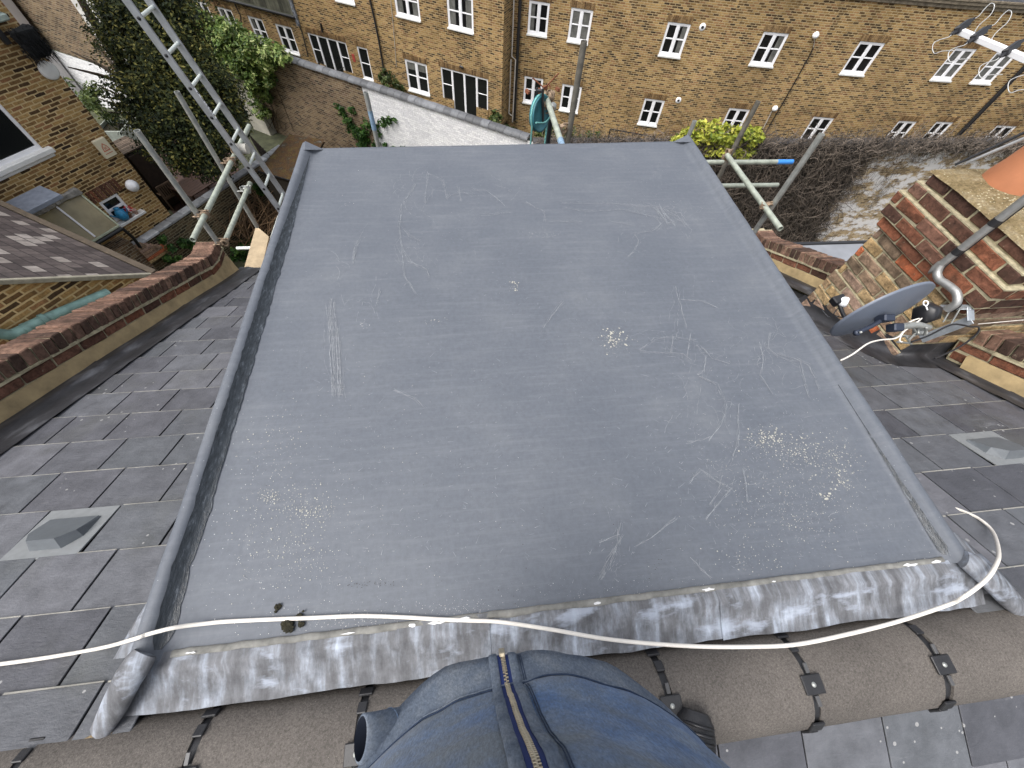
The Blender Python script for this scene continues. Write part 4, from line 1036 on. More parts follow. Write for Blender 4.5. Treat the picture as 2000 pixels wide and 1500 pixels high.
# ---------------------------------------------------------------- boundary wall on the right with bare creeper
rw=thing('boundary_wall','old brick boundary wall with flaking white paint behind the chimney','wall',(14,13,G))
mb=MB(); wall_grid(mb,(2.5,13.0),(1,0),30,-12,-5.06,[]); mb.face([(2.5,13,-5.06),(32.5,13,-5.06),(32.5,13.3,-5.06),(2.5,13.3,-5.06)],[(0,0),(30,0),(30,.3),(0,.3)]); mb.build('brickwork',MT['patched'],rw)
mb=MB()
for k in range(70):
    x=2.6+k*.43; mb.rbox((x,13.12,-5.0+RND.uniform(-.02,.02)),(.2,.19,.045),None,RND.random(),.015,.012)
mb.build('coping',simple('dark_coping',(.06,.058,.06,1),.8,var=.5,scale=6,attr=True),rw)
# creeper: masses of thin bare stems
mb=MB(); rr=random.Random(4)
def strand(p,d,L,rad,wob,steps=7,lo=None):
    pts=[Vector(p)]; d=Vector(d).normalized()
    for k in range(steps):
        d=(d+Vector((rr.gauss(0,wob),rr.gauss(0,wob*.35),rr.gauss(0,wob)))).normalized(); q=pts[-1]+d*(L/steps)
        q.y=min(max(q.y,12.45),12.97 if q.z<-5.1 else 13.3); pts.append(q)
    mb.tube(pts,[rad*(1-.6*k/steps) for k in range(steps+1)],3,False,rr.random())
bx=lambda z: 14.7 - (z+5.3)*.27          # right-hand edge of the mass, receding lower down
def cy_(x,z): return 12.80+.10*noise.noise(Vector((x*1.3,z*1.3,0)))+.05*noise.noise(Vector((x*5,z*5,1)))
rows=[]
for j in range(46):
    z=-4.98-4.9*j/45; xe=bx(z)+.35*noise.noise(Vector((0,z*1.7,3)))-.15
    rows.append([Vector((2.8+(xe-2.8)*i/90,(cy_(2.8+(xe-2.8)*i/90,z) if i<89 else 12.97),z)) for i in range(91)])
mb.grid(rows,0.02,True)
for k in range(9000):
    z=-5.05-abs(rr.random()**1.2)*4.7; x=rr.uniform(2.8,bx(z)+rr.gauss(0,.25))
    strand((x,rr.uniform(12.5,12.85) if x<bx(z)-.3 else 12.93,z),(rr.gauss(.5,.5),0,rr.gauss(-.9,.5)),rr.uniform(.4,1.1),rr.uniform(.007,.014),.35)
for k in range(4200):                       # tangle along the top of the wall
    x=rr.uniform(2.6,24); z=-5.0+rr.gauss(.0,.13)
    strand((x,rr.uniform(12.6,13.15),z),(rr.gauss(0,1),rr.gauss(0,.3),rr.gauss(0,.5)),rr.uniform(.3,.9),rr.uniform(.006,.013),.6)
for k in range(300):
    x=rr.uniform(14.3,17); z=-5.2-rr.random()*2; strand((x,12.94,z),(rr.gauss(.4,.5),0,-.9),rr.uniform(.3,.8),.005,.3)
o=mb.build('bare_creeper',MT['twig']); tag(o,'dense leafless brown creeper covering the boundary wall','creeper')
# yellow climber on the same wall top
def leaves(mb,centre,rad,n,size,rr,hmin=0,flat=None,clump=6,yl=None):
    """small folded leaves scattered in clumps through an ellipsoid"""
    cl=[]
    for k in range(clump):
        while True:
            v=Vector((rr.uniform(-1,1),rr.uniform(-1,1),rr.uniform(-1,1)))
            if .15<v.length<1: break
        cl.append((v,rr.random()))
    for k in range(n):
        v,t=rr.choice(cl); g=Vector((rr.gauss(0,.17),rr.gauss(0,.17),rr.gauss(0,.17)))
        v=v+g
        if v.length>1.15: continue
        p=Vector(centre)+Vector((v.x*rad[0],v.y*rad[1],v.z*rad[2]))
        s=size*rr.uniform(.6,1.3); d=Vector((rr.gauss(0,1),rr.gauss(0,1),rr.gauss(0,.6))).normalized(); n_=(v.normalized()*.8+Vector((rr.gauss(0,.6),rr.gauss(0,.6),rr.gauss(.5,.5)))).normalized()
        sd=d.cross(n_).normalized(); d=n_.cross(sd)
        b=p-d*s; c=p+d*s; l=p-sd*s*.45+n_*s*.12; r_=p+sd*s*.45+n_*s*.12
        col=min(1,max(0,.25+.5*t+rr.gauss(0,.22)))
        mb.face([b,r_,c],r=col); mb.face([b,c,l],r=col)
rr=random.Random(8); mb=MB()
for cx,cy,r_ in ((1340,268,.45),(1385,258,.55),(1425,262,.55),(1460,268,.4),(1440,285,.6),(1405,292,.6),(1455,305,.4),(1475,262,.25),(1370,280,.5)):
    c=aty(cx,cy,12.8); leaves(mb,c,(r_,.35,r_*.7),420,.09,rr,clump=14)
tag(mb.build('yellow_shrub',MT['yellow']),'yellow green leafy climber on top of the boundary wall','shrub')
# fence-like rails seen over the roof edge
t=thing('handrail','thin black handrail at the foot of the terrace opposite','railing'); mb=MB(); A=aty(1192,252,17.5); B=aty(1280,268,17.5); mb.tube([A,B],.025,6); mb.tube([A,A-Vector((0,0,1.1))],.025,6); m_=A.lerp(B,.5); mb.tube([m_,m_-Vector((0,0,1.1))],.025,6); mb.build('rail',MT['blackp'],t)
# grey flat roof of the neighbour's extension, seen at the wall foot
fr_=thing('neighbour_extension','grey flat roofed extension beyond the right parapet','extension',(6,5,G)); mb=MB()
A=atz(1598,483,-3.2); B=atz(1790,480,-3.2); mb.box(((4.25+9.5)/2,A.y-2,-5.8),((9.5-4.25)/2,2,2.58)); mb.build('wall',MT['old'],fr_)
mb=MB(); mb.rbox(((4.2+9.6)/2,A.y-2,-3.2),((9.6-4.2)/2,2.05,.02),None,.5,.005); mb.build('roof',simple('grey_felt',(.20,.21,.23,1),.7,var=.15,scale=3),fr_)
mb=MB(); mb.rbox(((4.2+9.6)/2,A.y+.08,-3.2),((9.6-4.2)/2,.03,.05)); mb.build('gutter',MT['blackp'],fr_)

# ---------------------------------------------------------------- shrubs at the foot of the block and ivies on the garden wall
rr=random.Random(12)
def shrub(name,lab,cat,pts,d_mode,mat,size,n,group=None,stem=True):
    mb=MB()
    for (px,py,r_) in pts:
        c=d_mode(px,py); leaves(mb,c,(r_,r_*.7,r_),int(n),size,rr,clump=12)
    if stem: 
        t=thing(name,lab,cat,d_mode(pts[-1][0],pts[-1][1]),group); mb.build('foliage',mat,t)
        s=MB(); a_=d_mode(pts[0][0],pts[0][1])
        for k in range(6): s.tube([Vector((a_.x+rr.gauss(0,.15),a_.y+rr.gauss(0,.1),G)),Vector((a_.x+rr.gauss(0,.1),a_.y,(a_.z+G)/2)),a_+Vector((rr.gauss(0,.2),0,rr.gauss(0,.2)))],[.03,.02,.01],5)
        s.build('stem',MT['bark'],t); return t
    return tag(mb.build(name,mat),lab,cat,group)
ob=lambda off:(lambda px,py:onblk(px,py,off))
shrub('climbing_shrub','tall thin green shrub against the brick block beside the black downpipe','shrub',[(762,140,.35),(770,160,.45),(765,178,.45),(785,175,.4),(758,150,.3)],ob(.4),MT['bush'],.07,300)
shrub('garden_shrub','green shrub in front of the pipe corner of the brick block','shrub',[(985,228,.45),(975,235,.4),(965,225,.3),(985,212,.25),(1005,245,.4),(1020,250,.3),(950,222,.25)],ob(.9),MT['bush'],.08,330)
shrub('garden_shrub','low green shrub right of the white wall end','shrub',[(1060,262,.5),(1075,255,.4),(1090,275,.5),(1110,272,.4),(1140,280,.4),(1160,276,.3)],lambda x,y:aty(x,y,15.2),MT['bush'],.07,300)
def onwall(px,py,off=.08):
    a_,z=uz(px,py,WO,wu); q=WO+wu*a_+nrm*off; return Vector((q.x,q.y,z))
mb=MB()
for px,py,r_,n in ((365,25,1.0,1300),(375,45,1.0,1400),(392,62,1.0,1400),(400,85,.9,1100),(430,100,.9,1200),(470,60,.6,700),(400,60,1.0,1100),(430,70,1.0,1200),(460,85,1.0,1300),(490,95,.9,1200),(520,100,.8,1000),(545,100,.55,500),(475,120,.9,1100),(505,130,.8,1000),(515,155,.6,650),(520,180,.5,450),(515,205,.4,250),(530,215,.3,160),(440,110,.7,700),(410,100,.8,700),(568,103,.3,120),(530,150,.5,350),(400,30,.6,400)):
    leaves(mb,onwall(px,py,.35),(r_*.9,.5,r_*.75),int(n*1.3),.085,rr,clump=22)
t=thing('ivy','large light green ivy mass tumbling over the left end of the garden wall','ivy',onwall(480,120)); mb.build('foliage',MT['ivy'],t)
s=MB()
for k in range(16):
    a_=onwall(500+rr.uniform(-30,30),120,.05); s.tube([a_,a_+Vector((rr.gauss(0,.4),0,-1.2)),a_+Vector((rr.gauss(0,.5),0,-2.5))],.012,4)
s.build('stem',MT['bark'],t)
mb=MB()
for px,py,r_,n in ((660,205,.12,40),(668,215,.18,90),(675,225,.15,70),(690,215,.16,70),(685,240,.25,190),(695,255,.32,260),(710,262,.36,330),(722,272,.34,280),(705,280,.32,260),(720,240,.2,90),(738,245,.2,110),(750,238,.18,110),(762,232,.14,70),(772,232,.08,25),(742,262,.15,70),(740,283,.2,110),(755,282,.1,40),(790,288,.12,60),(770,290,.12,50)):
    leaves(mb,onwall(px,py,.08),(r_,.10,r_),n,.075,rr,clump=12)
t=thing('ivy','bright green ivy climbing the middle of the wall where brick meets white paint','ivy',onwall(700,260)); mb.build('foliage',MT['ivyd'],t)
s=MB(); 
for k in range(5): s.tube([onwall(700,300,.04),onwall(695+k*6,262,.04),onwall(665+k*22,218+k*3,.04)],.012,4)
s.build('stem',MT['bark'],t)
# ---------------------------------------------------------------- big evergreen
t=thing('evergreen_tree','tall dark evergreen tree with yellow green leaf tips behind the ladder','tree',(-10.8,16.2,G))
mb=MB(); rr=random.Random(31)
for px,py,dd,r_,n in ((262,-25,17,1.2,2600),(320,-20,17,1.2,2400),(275,25,16.8,1.2,2700),(325,35,16.5,1.1,2400),(262,70,16.6,1.0,2200),(310,80,16.2,1.1,2500),(345,90,16.2,.7,1300),(272,118,16.2,1.0,2200),(325,130,15.8,1.1,2500),(370,135,15.9,.8,1700),(410,160,15.8,.6,800),(285,160,15.8,1.0,2200),(340,175,15.4,1.1,2500),(395,175,15.3,1.0,2100),(432,175,15.4,.65,800),(290,200,15.6,1.0,2000),(350,220,15.2,1.1,2400),(405,220,15,1.0,2100),(445,215,15.1,.6,800),(315,245,15.2,1.0,2000),(370,260,14.9,1.0,2100),(425,255,14.9,.8,1300),(460,240,15,.45,400),(345,290,14.7,.75,1200),(395,300,14.6,.8,1300),(435,290,14.7,.6,700),(355,318,14.5,.4,350),(415,330,14.4,.5,500),(235,150,16.4,.35,160),(232,200,16.3,.3,120),(245,30,17,.5,500),(225,10,17,.45,350)):
    h_=ray(px,py); hh=math.hypot(h_.x,h_.y); c=CAM+h_*(dd/hh)
    leaves(mb,c,(r_,r_,r_*.85),int(n*1.5),.052,rr,clump=34)
mb.build('crown',MT['evergreen'],t)
s=MB(); s.tube([(-10.8,16.2,G),(-10.7,16.2,-6),(-10.6,16.3,-3.5),(-10.5,16.5,-1)],[.22,.17,.12,.05],10)
for k in range(18):
    z=rr.uniform(-6.5,-2.5); a_=rr.uniform(0,6.28); s.tube([(-10.7,16.25,z),(-10.7+.6*math.cos(a_),16.25+.6*math.sin(a_),z+.4),(-10.7+1.2*math.cos(a_),16.25+1.2*math.sin(a_),z+.7)],[.07,.045,.015],6)
s.build('trunk',MT['bark'],t)
# ================================================================== LEFT NEIGHBOURS
du=Vector((.515,.857,0)).normalized()          # direction the rear garden walls run
dx=Vector((.857,-.515,0)).normalized()         # across
az=R_(-37.78); CC=Vector((14.55*math.sin(az),14.55*math.cos(az),0))      # garden corner of the flank wall
FL=14.0; FO=CC-du*FL
nh=thing('rear_wing','tall yellow brick rear wing of the left neighbour with a white sash window','house',(CC.x-4,CC.y-6,G))
def fz(px,py): return uz(px,py,FO,du)
holes=[]
a1,zb1=fz(114,303); a0,_=fz(33,339)            # sill ends of the big window
_,zt=fz(0,195); 
b_=fz(*z1(275,960))[0]; a_=b_-1.15; zb=fz(*z1(100,1055))[1]+.02
holes.append((a_,b_,zb,zb+1.75))
c1,zc=fz(228,377); c0_,_=fz(193,397); _,zcb=fz(256,418)
holes.append((c0_,c1,zcb,zc))
ztop=3.5
mb=MB(); wall_grid(mb,FO,du,FL,G,ztop,holes,.12)
wall_grid(mb,CC,-dx,6,G,ztop,[]); mb.face([(FO.x,FO.y,ztop),(CC.x,CC.y,ztop),(CC.x-dx.x*6,CC.y-dx.y*6,ztop),(FO.x-dx.x*6,FO.y-dx.y*6,ztop)])
mb.build('wall',MT['stock_left'],nh)
W=window(nh,FO,du,*holes[0],'sash',None,False)
ax=axes(du); q0=Vector((FO.x,FO.y,0))
def FP(a_,z,off=0): p=q0+ax[0]*a_+ax[1]*off; return Vector((p.x,p.y,z))
s=MB(); m_=(holes[0][0]+holes[0][1])/2; s.rbox(FP(m_,zb-.05,.02),((b_-a_)/2+.13,.11,.055),ax,.5,.015); s.rbox(FP(m_,zb-.14,-.01),((b_-a_)/2+.09,.07,.05),ax,.5,.015); s.build('sill',MT['sillm'],W)
W=window(nh,FO,du,*holes[1],'sash',None,False)
s=MB(); m_=(holes[1][0]+holes[1][1])/2; zz=holes[1][2]; s.rbox(FP(m_+.05,zz-.04,.05),((c1-c0_)/2+.16,.13,.035),ax,.5,.01); s.build('sill',MT['sillm'],W)
s=MB(); 
for k in range(9): s.rbox(FP(holes[1][0]-.05+k*.09,holes[1][3]+.17,.005),(.035,.012,.15),ax,RND.random(),.004)
s.build('brick_arch',MT['redbrick'],nh)
# white panel / eaves piece, pipe and dark clump at the top left
p=FP(*fz(93,137),.02); mb=MB(); mb.lathe(p,[(.17,0),(.17,.04),(.14,.06),(0,.065)],20,.5,ax[1]); mb.build('round_wall_lamp',MT['sillm'],nh)
p=FP(*fz(251,360),.02); mb=MB(); mb.lathe(p,[(.06,0),(.10,.06),(.15,.09),(.15,.15),(.10,.22),(0,.25)],20,.5,ax[1]); mb.build('round_wall_lamp',MT['upvc'],nh)
# alarm box with a red triangular mark
pa=[fz(*z1(*q)) for q in ((622,928),(662,912),(722,990),(684,1008))]
ua=sum(q[0] for q in pa)/4; za=sum(q[1] for q in pa)/4
mb=MB(); mb.rbox(FP(ua,za,.04),(.15,.04,.21),ax,.5,.01); al=mb.build('alarm_box',simple('cream_plastic',(.66,.60,.44,1),.5,var=.05),nh)
mb=MB()
def mark(x,z): return FP(ua+x,za+z,.0835)
tri=[(-.085,-.06),(.085,-.06),(.06,.05),(0,.125),(-.06,.05)]; n=len(tri)
for i in range(n):
    a,b=tri[i],tri[(i+1)%n]; mb.face([mark(*a),mark(*b),mark(b[0]*.72,b[1]*.72+.005),mark(a[0]*.72,a[1]*.72+.005)])
for x in (-.02,.018): mb.face([mark(x-.006,-.03),mark(x+.006,-.03),mark(x+.006,.04),mark(x-.006,.04)])
mb.face([mark(-.02,.0),mark(.02,.0),mark(.02,.012),mark(-.02,.012)]); mb.face([mark(-.09,-.12),(mark(.09,-.12)),mark(.09,-.105),mark(-.09,-.105)])
mb.build('red_mark',simple('faded_red',(.5,.13,.07,1),.6),al)
# white corner strip, black pipe and eaves at the far edge of the wing
mb=MB()
e0=FL-.02; mb.rbox(FP(FL-.45,fz(60,70)[1]+2.2,.06),(.05,.05,2.2),ax); mb.build('downpipe',MT['blackr'],nh)
mb=MB(); c=FP(*fz(50,85),.25); rr=random.Random(3)
for k in range(900):
    p=c+ax[0]*rr.uniform(-.24,.24)+ax[1]*rr.uniform(-.1,.12)+Vector((0,0,rr.uniform(-.22,.32))); d=Vector((rr.gauss(.3,.3),rr.gauss(0,.3),-1)).normalized()*.12; sd=d.cross(Vector((rr.random(),rr.random(),0))).normalized()*.012
    mb.face([p-sd,p+sd,p+d],r=rr.random()*.3)
mb.rbox(c+Vector((0,0,.05)),(.20,.08,.24),ax,.2,.05,.04); tag(mb.build('hanging_plant',simple('dark_dry_foliage',(.010,.011,.012,1),.95,var=.6)),'dark bristly clump hanging on the brick wall at the upper left','plant')
mb=MB(); v=fz(22,35); c=FP(v[0]-.75,v[1]+.62,.02); mb.rbox(c,(.62,.12,.5),ax,.5,.03); wb=mb.build('eaves_box',MT['upvc'],nh); mb=MB(); mb.rbox(c-Vector((0,0,.55)),(.66,.16,.055),ax,.5,.02); mb.build('eaves_trim',simple('grey_green_trim',(.30,.36,.32,1),.6),wb)
# glass lean-to on the flank
lt=thing('lean_to','lean-to roof of dirty translucent panels below the neighbours sash window','lean-to',(CC.x-du.x*5,CC.y-du.y*5,G))
t0=fz(*z1(300,1360)); t1=fz(*z1(515,1260)); b0=z1(660,1500); b1=z1(820,1440)
zt_=(t0[1]+t1[1])/2; ua0,ua1=t0[0],t1[0]
n_=Vector((0,0,1))
A=FP(ua0-.8,zt_,.02); B=FP(ua1,zt_,.02); 
low=zt_-.75; cB=atz(*b1,low); outd=(cB-B).dot(ax[1])
Cc=B+ax[1]*outd; Cc.z=low; Dd=A+ax[1]*outd; Dd.z=low
mb=MB(); mb.face([A,B,Cc,Dd],[(0,0),(1,0),(1,1),(0,1)]); mb.face([p-Vector((0,0,.02)) for p in (Dd,Cc,B,A)]); 
for k in range(4): pass
mb.build('roof_panel',MT['poly'],lt)
mb=MB()
m0=A.lerp(B,.62)+Vector((0,0,.02)); m1=Dd.lerp(Cc,.62)+Vector((0,0,.02)); dr=(m1-m0); l_=dr.length; dr.normalize(); mb.rbox((m0+m1)/2,(.022,l_/2*.93,.015),(ax[0],dr,ax[0].cross(dr)),.5,.003)
mb.build('glazing_bar',MT['upvc'],lt)
mb=MB(); mb.rbox((Cc+Dd)/2,( (Cc-Dd).length/2,.03,.02),ax,.5,.004); e_=(B+Cc)/2; d2=(Cc-B); l2=d2.length; d2.normalize(); mb.rbox(e_,(.02,l2/2,.025),(ax[0],d2,ax[0].cross(d2)),.5,.003)
mb.build('edge_trim',simple('pale_green_trim',(.42,.46,.34,1),.6),lt)
mb=MB(); mb.tube([Dd+ax[1]*.06-Vector((0,0,.06)),Cc+ax[1]*.06-Vector((0,0,.06))],.05,8); pq=Cc+ax[1]*.06-Vector((0,0,.06)); mb.tube([pq,pq+Vector((.05,0,-.3)),pq-ax[1]*.1+Vector((.05,0,-.6)),pq-ax[1]*.25+Vector((.05,0,-1.1))],.04,8); mb.build('gutter',MT['blackp'],lt)
mb=MB()
for k in range(14): mb.rbox(A.lerp(B,(k+.5)/14)+Vector((0,0,.07))+ax[1]*.03,(.09,.06,.07),ax,RND.random(),.02,.02)
mb.build('mortar_flashing',simple('grey_mortar_flashing',(.26,.25,.23,1),.9,var=.4,scale=12,bump=.6),lt)
mb=MB(); mb.box((Cc+Dd+A+B)/4*1-Vector((0,0,1.4))+Vector((0,0,0)),((Cc-Dd).length/2-.05,outd/2-.05,.55),ax); mb.build('wall',MT['old'],lt)
mb=MB(); c=Cc-Vector((0,0,.75))-ax[1]*.1; 
# stepped brick pier under the gutter end
for k in range(6): mb.rbox(c+ax[0]*(.05+.05*k)-Vector((0,0,.09*k)),(.12+.05*k,.11,.04),ax,RND.random(),.006,.004)
mb.build('brick_pier',MT['stackbrick'],lt)
# flower pots on the kitchen sill
def at_sill(px,py,off): a_,_=fz(px,py); return FP(a_,holes[1][2],off)
pot=lambda name,lab,cat,x,off,prof,mat:tag((lambda mb:(mb.lathe(FP(holes[1][0]+x,holes[1][2]-.005,off),prof,16),mb.build(name,mat))[1])(MB()),lab,cat,None)
pot('plant_pot','brown terracotta pot on the white kitchen sill','plant pot',.34,.10,[(0,0),(.05,0),(.07,.12),(.075,.13),(.06,.13),(.055,.08),(0,.08)],simple('brown_pot',(.20,.10,.06,1),.8))
pot('plant_pot','pale pinkish pot at the right end of the white kitchen sill','plant pot',.52,.10,[(0,0),(.045,0),(.065,.11),(.07,.12),(.055,.12),(.05,.07),(0,.07)],simple('pink_pot',(.5,.33,.28,1),.8))
mb=MB(); c=FP(holes[1][0]+.20,holes[1][2]+.02,.10); mb.lathe(c,[(0,0),(.09,.0),(.13,.08),(.12,.2),(.07,.28),(.05,.30),(.07,.33),(0,.33)],18); mb.tube([c+ax[0]*.1+Vector((0,0,.24)),c+ax[0]*.2+Vector((0,0,.2)),c+ax[0]*.13+Vector((0,0,.08))],.014,6); mb.tube([c-ax[0]*.1+Vector((0,0,.1)),c-ax[0]*.24+Vector((0,0,.25))],.018,6)
tag(mb.build('watering_can',simple('bright_blue',(.03,.22,.42,1),.4,var=.3,scale=20)),'bright blue watering can on the kitchen window sill','watering can')
mb=MB(); rr=random.Random(5); leaves(mb,FP(holes[1][0]+.42,holes[1][2]+.2,.12),(.10,.08,.08),60,.03,rr); tag(mb.build('red_flowers',simple('red_petals',(.5,.02,.03,1),.6)),'small red flowers standing above the kitchen sill pots','flowers')

# ---------------------------------------------------------------- low garden wall running from the flank towards the evergreen
GO=atz(265,480,-6.3); GE=atz(552,288,-6.3); gu=Vector((GE.x-GO.x,GE.y-GO.y,0)).normalized(); GO.z=0; GE.z=0; GO=GO-gu*1.5; GL=(GE-GO).length
lw=thing('garden_wall','mossy low brick wall with a pale coping running below the scaffold tubes','wall',(GO.x,GO.y,G))
mb=MB(); wall_grid(mb,GO,gu,GL,G,-6.36,[]); n2=Vector((gu.y,-gu.x,0)); wall_grid(mb,GO+gu*GL-n2*.22,-gu,GL,G,-6.36,[]); mb.build('brickwork',MT['dim'],lw)
mb=MB(); k=0
while k*.45<GL: mb.rbox(GO+gu*(k*.45+.22)-n2*.11+Vector((0,0,-6.33)),(.222,.14,.035),(gu,n2,Vector((0,0,1))),RND.random(),.012,.006); k+=1
mb.build('coping',simple('pale_coping',(.36,.37,.38,1),.7,var=.4,scale=5,attr=True),lw)
# plants growing at its foot
rr=random.Random(77)
for px,py,r_,l in ((317,490,.32,'round bright green plant growing on the low brick wall'),(352,472,.22,'dark green plant right of the round bright one'),(305,462,.14,'tiny green sprig high on the low brick wall'),(455,490,.42,'dark leafy plant beside the end of the roof parapet'),(495,365,.24,'bright green plant behind the ladder foot'),(470,470,.25,'small green plant left of the scaffold board')):
    mb=MB(); c=uz(px,py,GO,gu); p=GO+gu*c[0]+n2*.25; leaves(mb,(p.x,p.y,c[1]),(r_,r_*.8,r_*.8),420,.06,rr,clump=9)
    tag(mb.build('wall_plant',MT['ivyd']),l,'plant','plants on the low brick wall')
# dry stems heap
mb=MB(); rr=random.Random(9); tmp=MB()
base=atz(505,445,-7.6)
for k in range(260):
    p=base+Vector((rr.gauss(0,.55),rr.gauss(.1,.6),rr.uniform(-.3,.3))); d=Vector((rr.gauss(.2,.5),rr.gauss(.9,.5),rr.gauss(.35,.4))).normalized()
    pts=[p]; L=rr.uniform(.6,1.9)
    for q in range(5): d=(d+Vector((rr.gauss(0,.2),rr.gauss(0,.2),rr.gauss(-.06,.2)))).normalized(); pts.append(pts[-1]+d*L/5)
    mb.tube(pts,[.02,.018,.016,.013,.01,.007],4,False,rr.random())
tag(mb.build('cut_stems',MT['stick']),'heap of dry brown cut stems below the ladder','dry stems')
mb=MB()
for k in range(40):
    p=base+Vector((rr.gauss(.3,1.0),rr.gauss(-.6,1.0),-.9)); s_=rr.uniform(.15,.4); mb.lathe(p,[(0,-s_),(s_*.8,-s_*.5),(s_,0),(s_*.7,s_*.5),(0,s_*.7)],7,rr.random())
o=mb.build('rubble',simple('dark_soil_rubble',(.05,.038,.025,1),.95,var=.6,scale=5,bump=.6,attr=True)); o['kind']='stuff'; 
# mossy shed roof behind the flat roof's front left corner
sh=thing('garden_shed','low shed with a mossy grey roof beyond the left front corner of the flat roof','shed',(-5.6,13.6,G))
pc=[atz(*z1(*q),-5.75) for q in ((1680,1110),(1905,925),(2130,960),(1960,1190))]
mb=MB(); mb.face([(p.x,p.y,-5.75+(.0 if i in(0,3) else .25)) for i,p in enumerate(pc)][::-1]); mb.face([(p.x,p.y,-5.83+(.0 if i in(0,3) else .25)) for i,p in enumerate(pc)]); mb.build('roof',MT['mossroof'],sh)
mb=MB(); cc=sum(pc,Vector())/4
qq=[cc.lerp(p,.93) for p in pc]
for i in range(4):
    a,b=qq[i],qq[(i+1)%4]; mb.face([(a.x,a.y,G),(b.x,b.y,G),(b.x,b.y,-5.9),(a.x,a.y,-5.9)])
mb.build('wall',simple('dark_shed_board',(.035,.028,.02,1),.9,var=.4),sh)
mb=MB(); 
for a,b in ((pc[0],pc[3]),): 
    mb.tube([(a.x,a.y,-5.78),(b.x,b.y,-5.78)],.03,6)
mb.build('gutter',MT['blackp'],sh)
# trellis
tr=thing('trellis','small dark diamond trellis leaning behind the ladder','trellis'); mb=MB(); T0=atz(488,262,-6.0); T0=atd(486,262,14.2); T1=atd(522,300,13.7)
o_=T0; ux=(Vector((T1.x-T0.x,T1.y-T0.y,0))).normalized()
for k in range(7):
    mb.tube([o_+ux*(k*.2),o_+ux*(k*.2+.6)-Vector((0,0,1.4))],.020,4); mb.tube([o_+ux*(k*.2+.6),o_+ux*(k*.2)-Vector((0,0,1.4))],.020,4)
mb.build('lattice',simple('dark_lattice',(.035,.025,.02,1),.8),tr)
# ---------------------------------------------------------------- patio beyond the flank wall: gate shed, table, chairs
pd=[atz(px,py,G+.02) for px,py in ((270,330),(345,425),(470,345),(455,290),(330,260))]
mb=MB(); mb.face([(p.x,p.y,G+.02) for p in pd][::-1]); o=mb.build('patio',MT['deck']); o['kind']='structure'
tb=thing('garden_table','large brown wooden garden table on the neighbours patio','table'); zt2=G+.75
pt=[atz(*z1(*q),zt2) for q in ((1095,1225),(1290,1108),(1430,1155),(1255,1310))]
o_=pt[0]; e1=(pt[1]-pt[0]); e2=(pt[3]-pt[0]); e1=Vector((e1.x,e1.y,0)); e2=Vector((e2.x,e2.y,0)); l1=min(e1.length,1.9); u1=e1.normalized(); u2=(e2-u1*e2.dot(u1)).normalized(); l2=min(1.15,abs(e2.dot(u2)))
mb=MB(); n=8
for k in range(n): mb.rbox(o_+u1*l1/2+u2*(l2*(k+.5)/n),(l1/2,l2/n/2-.004,.018),(u1,u2,Vector((0,0,1))),RND.random(),.004)
mb.build('tabletop',MT['table'],tb)
for a,b in ((.08,.08),(l1-.08,.08),(.08,l2-.08),(l1-.08,l2-.08)):
    mb=MB(); p=o_+u1*a+u2*b; mb.rbox((p.x,p.y,(zt2+G)/2),(.035,.035,.36),(u1,u2,Vector((0,0,1))),.5,.004); mb.build('leg',MT['table'],tb)
def chair(px,py,yaw,lab):
    c=atz(px,py,G+.45); t=thing('garden_chair',lab,'chair',(0,0,0),'slatted wooden garden chairs'); f=Vector((math.cos(yaw),math.sin(yaw),0)); s_=Vector((-f.y,f.x,0)); Z=Vector((0,0,1)); A=(f,s_,Z)
    mb=MB()
    for k in range(5): mb.rbox(c+f*(-.2+.1*k),(.042,.24,.012),A,.5,.003)
    mb.build('seat',MT['timber'],t); mb=MB()
    for k in range(6): mb.rbox(c-f*.25+s_*(-.2+.08*k)+Z*.27,(.012,.02,.22),A,.5,.003)
    mb.rbox(c-f*.26+Z*.50,(.018,.27,.035),A,.5,.008); mb.rbox(c-f*.25+Z*.06,(.015,.25,.025),A,.5,.003)
    mb.build('backrest',MT['timber'],t)
    for a in (-.24,.22):
        for b in (-.25,.25):
            mb=MB(); mb.rbox(c+f*a+s_*b-Z*(.225-(.25 if a<0 else .11)),(.022,.022,.225+(.25 if a<0 else .11)),A,.5,.003); mb.build('leg',MT['timber'],t)
    for b in (-.27,.27):
        mb=MB(); mb.rbox(c+s_*b+Z*.23,(.26,.03,.012),A,.5,.003); mb.build('armrest',MT['timber'],t)
ya=math.atan2(u1.y,u1.x)
chair(*z1(1225,1110),ya-1.9,'wooden garden chair at the far side of the brown table')
chair(*z1(990,1200),ya+.1,'wooden garden chair at the left end of the brown table, nearest the brick flank')
chair(*z1(1090,1270),ya+1.5,'wooden garden chair on the near side of the brown table')
gs=thing('garden_store','small timber store with a weathered boarded roof and dark door on the patio','shed')
cr_=[atz(*z1(*q),-6.2) for q in ((735,930),(800,1012),(945,940),(885,868))]
mb=MB(); o_=cr_[1]; u1=Vector((cr_[2].x-o_.x,cr_[2].y-o_.y,0)); l1=u1.length; u1.normalize(); u2=Vector((cr_[0].x-o_.x,cr_[0].y-o_.y,0)); u2=(u2-u1*u2.dot(u1)); l2=u2.length; u2.normalize()
for k in range(10): mb.rbox(o_+u1*l1/2+u2*(l2*(k+.5)/10)+Vector((0,0,.02*k/10)),(l1/2,l2/20-.006,.02),(u1,u2,Vector((0,0,1))),RND.random(),.004)
mb.build('roof',simple('grey_brown_boards',(.20,.15,.11,1),.85,var=.35,scale=4,bump=.3,attr=True),gs)
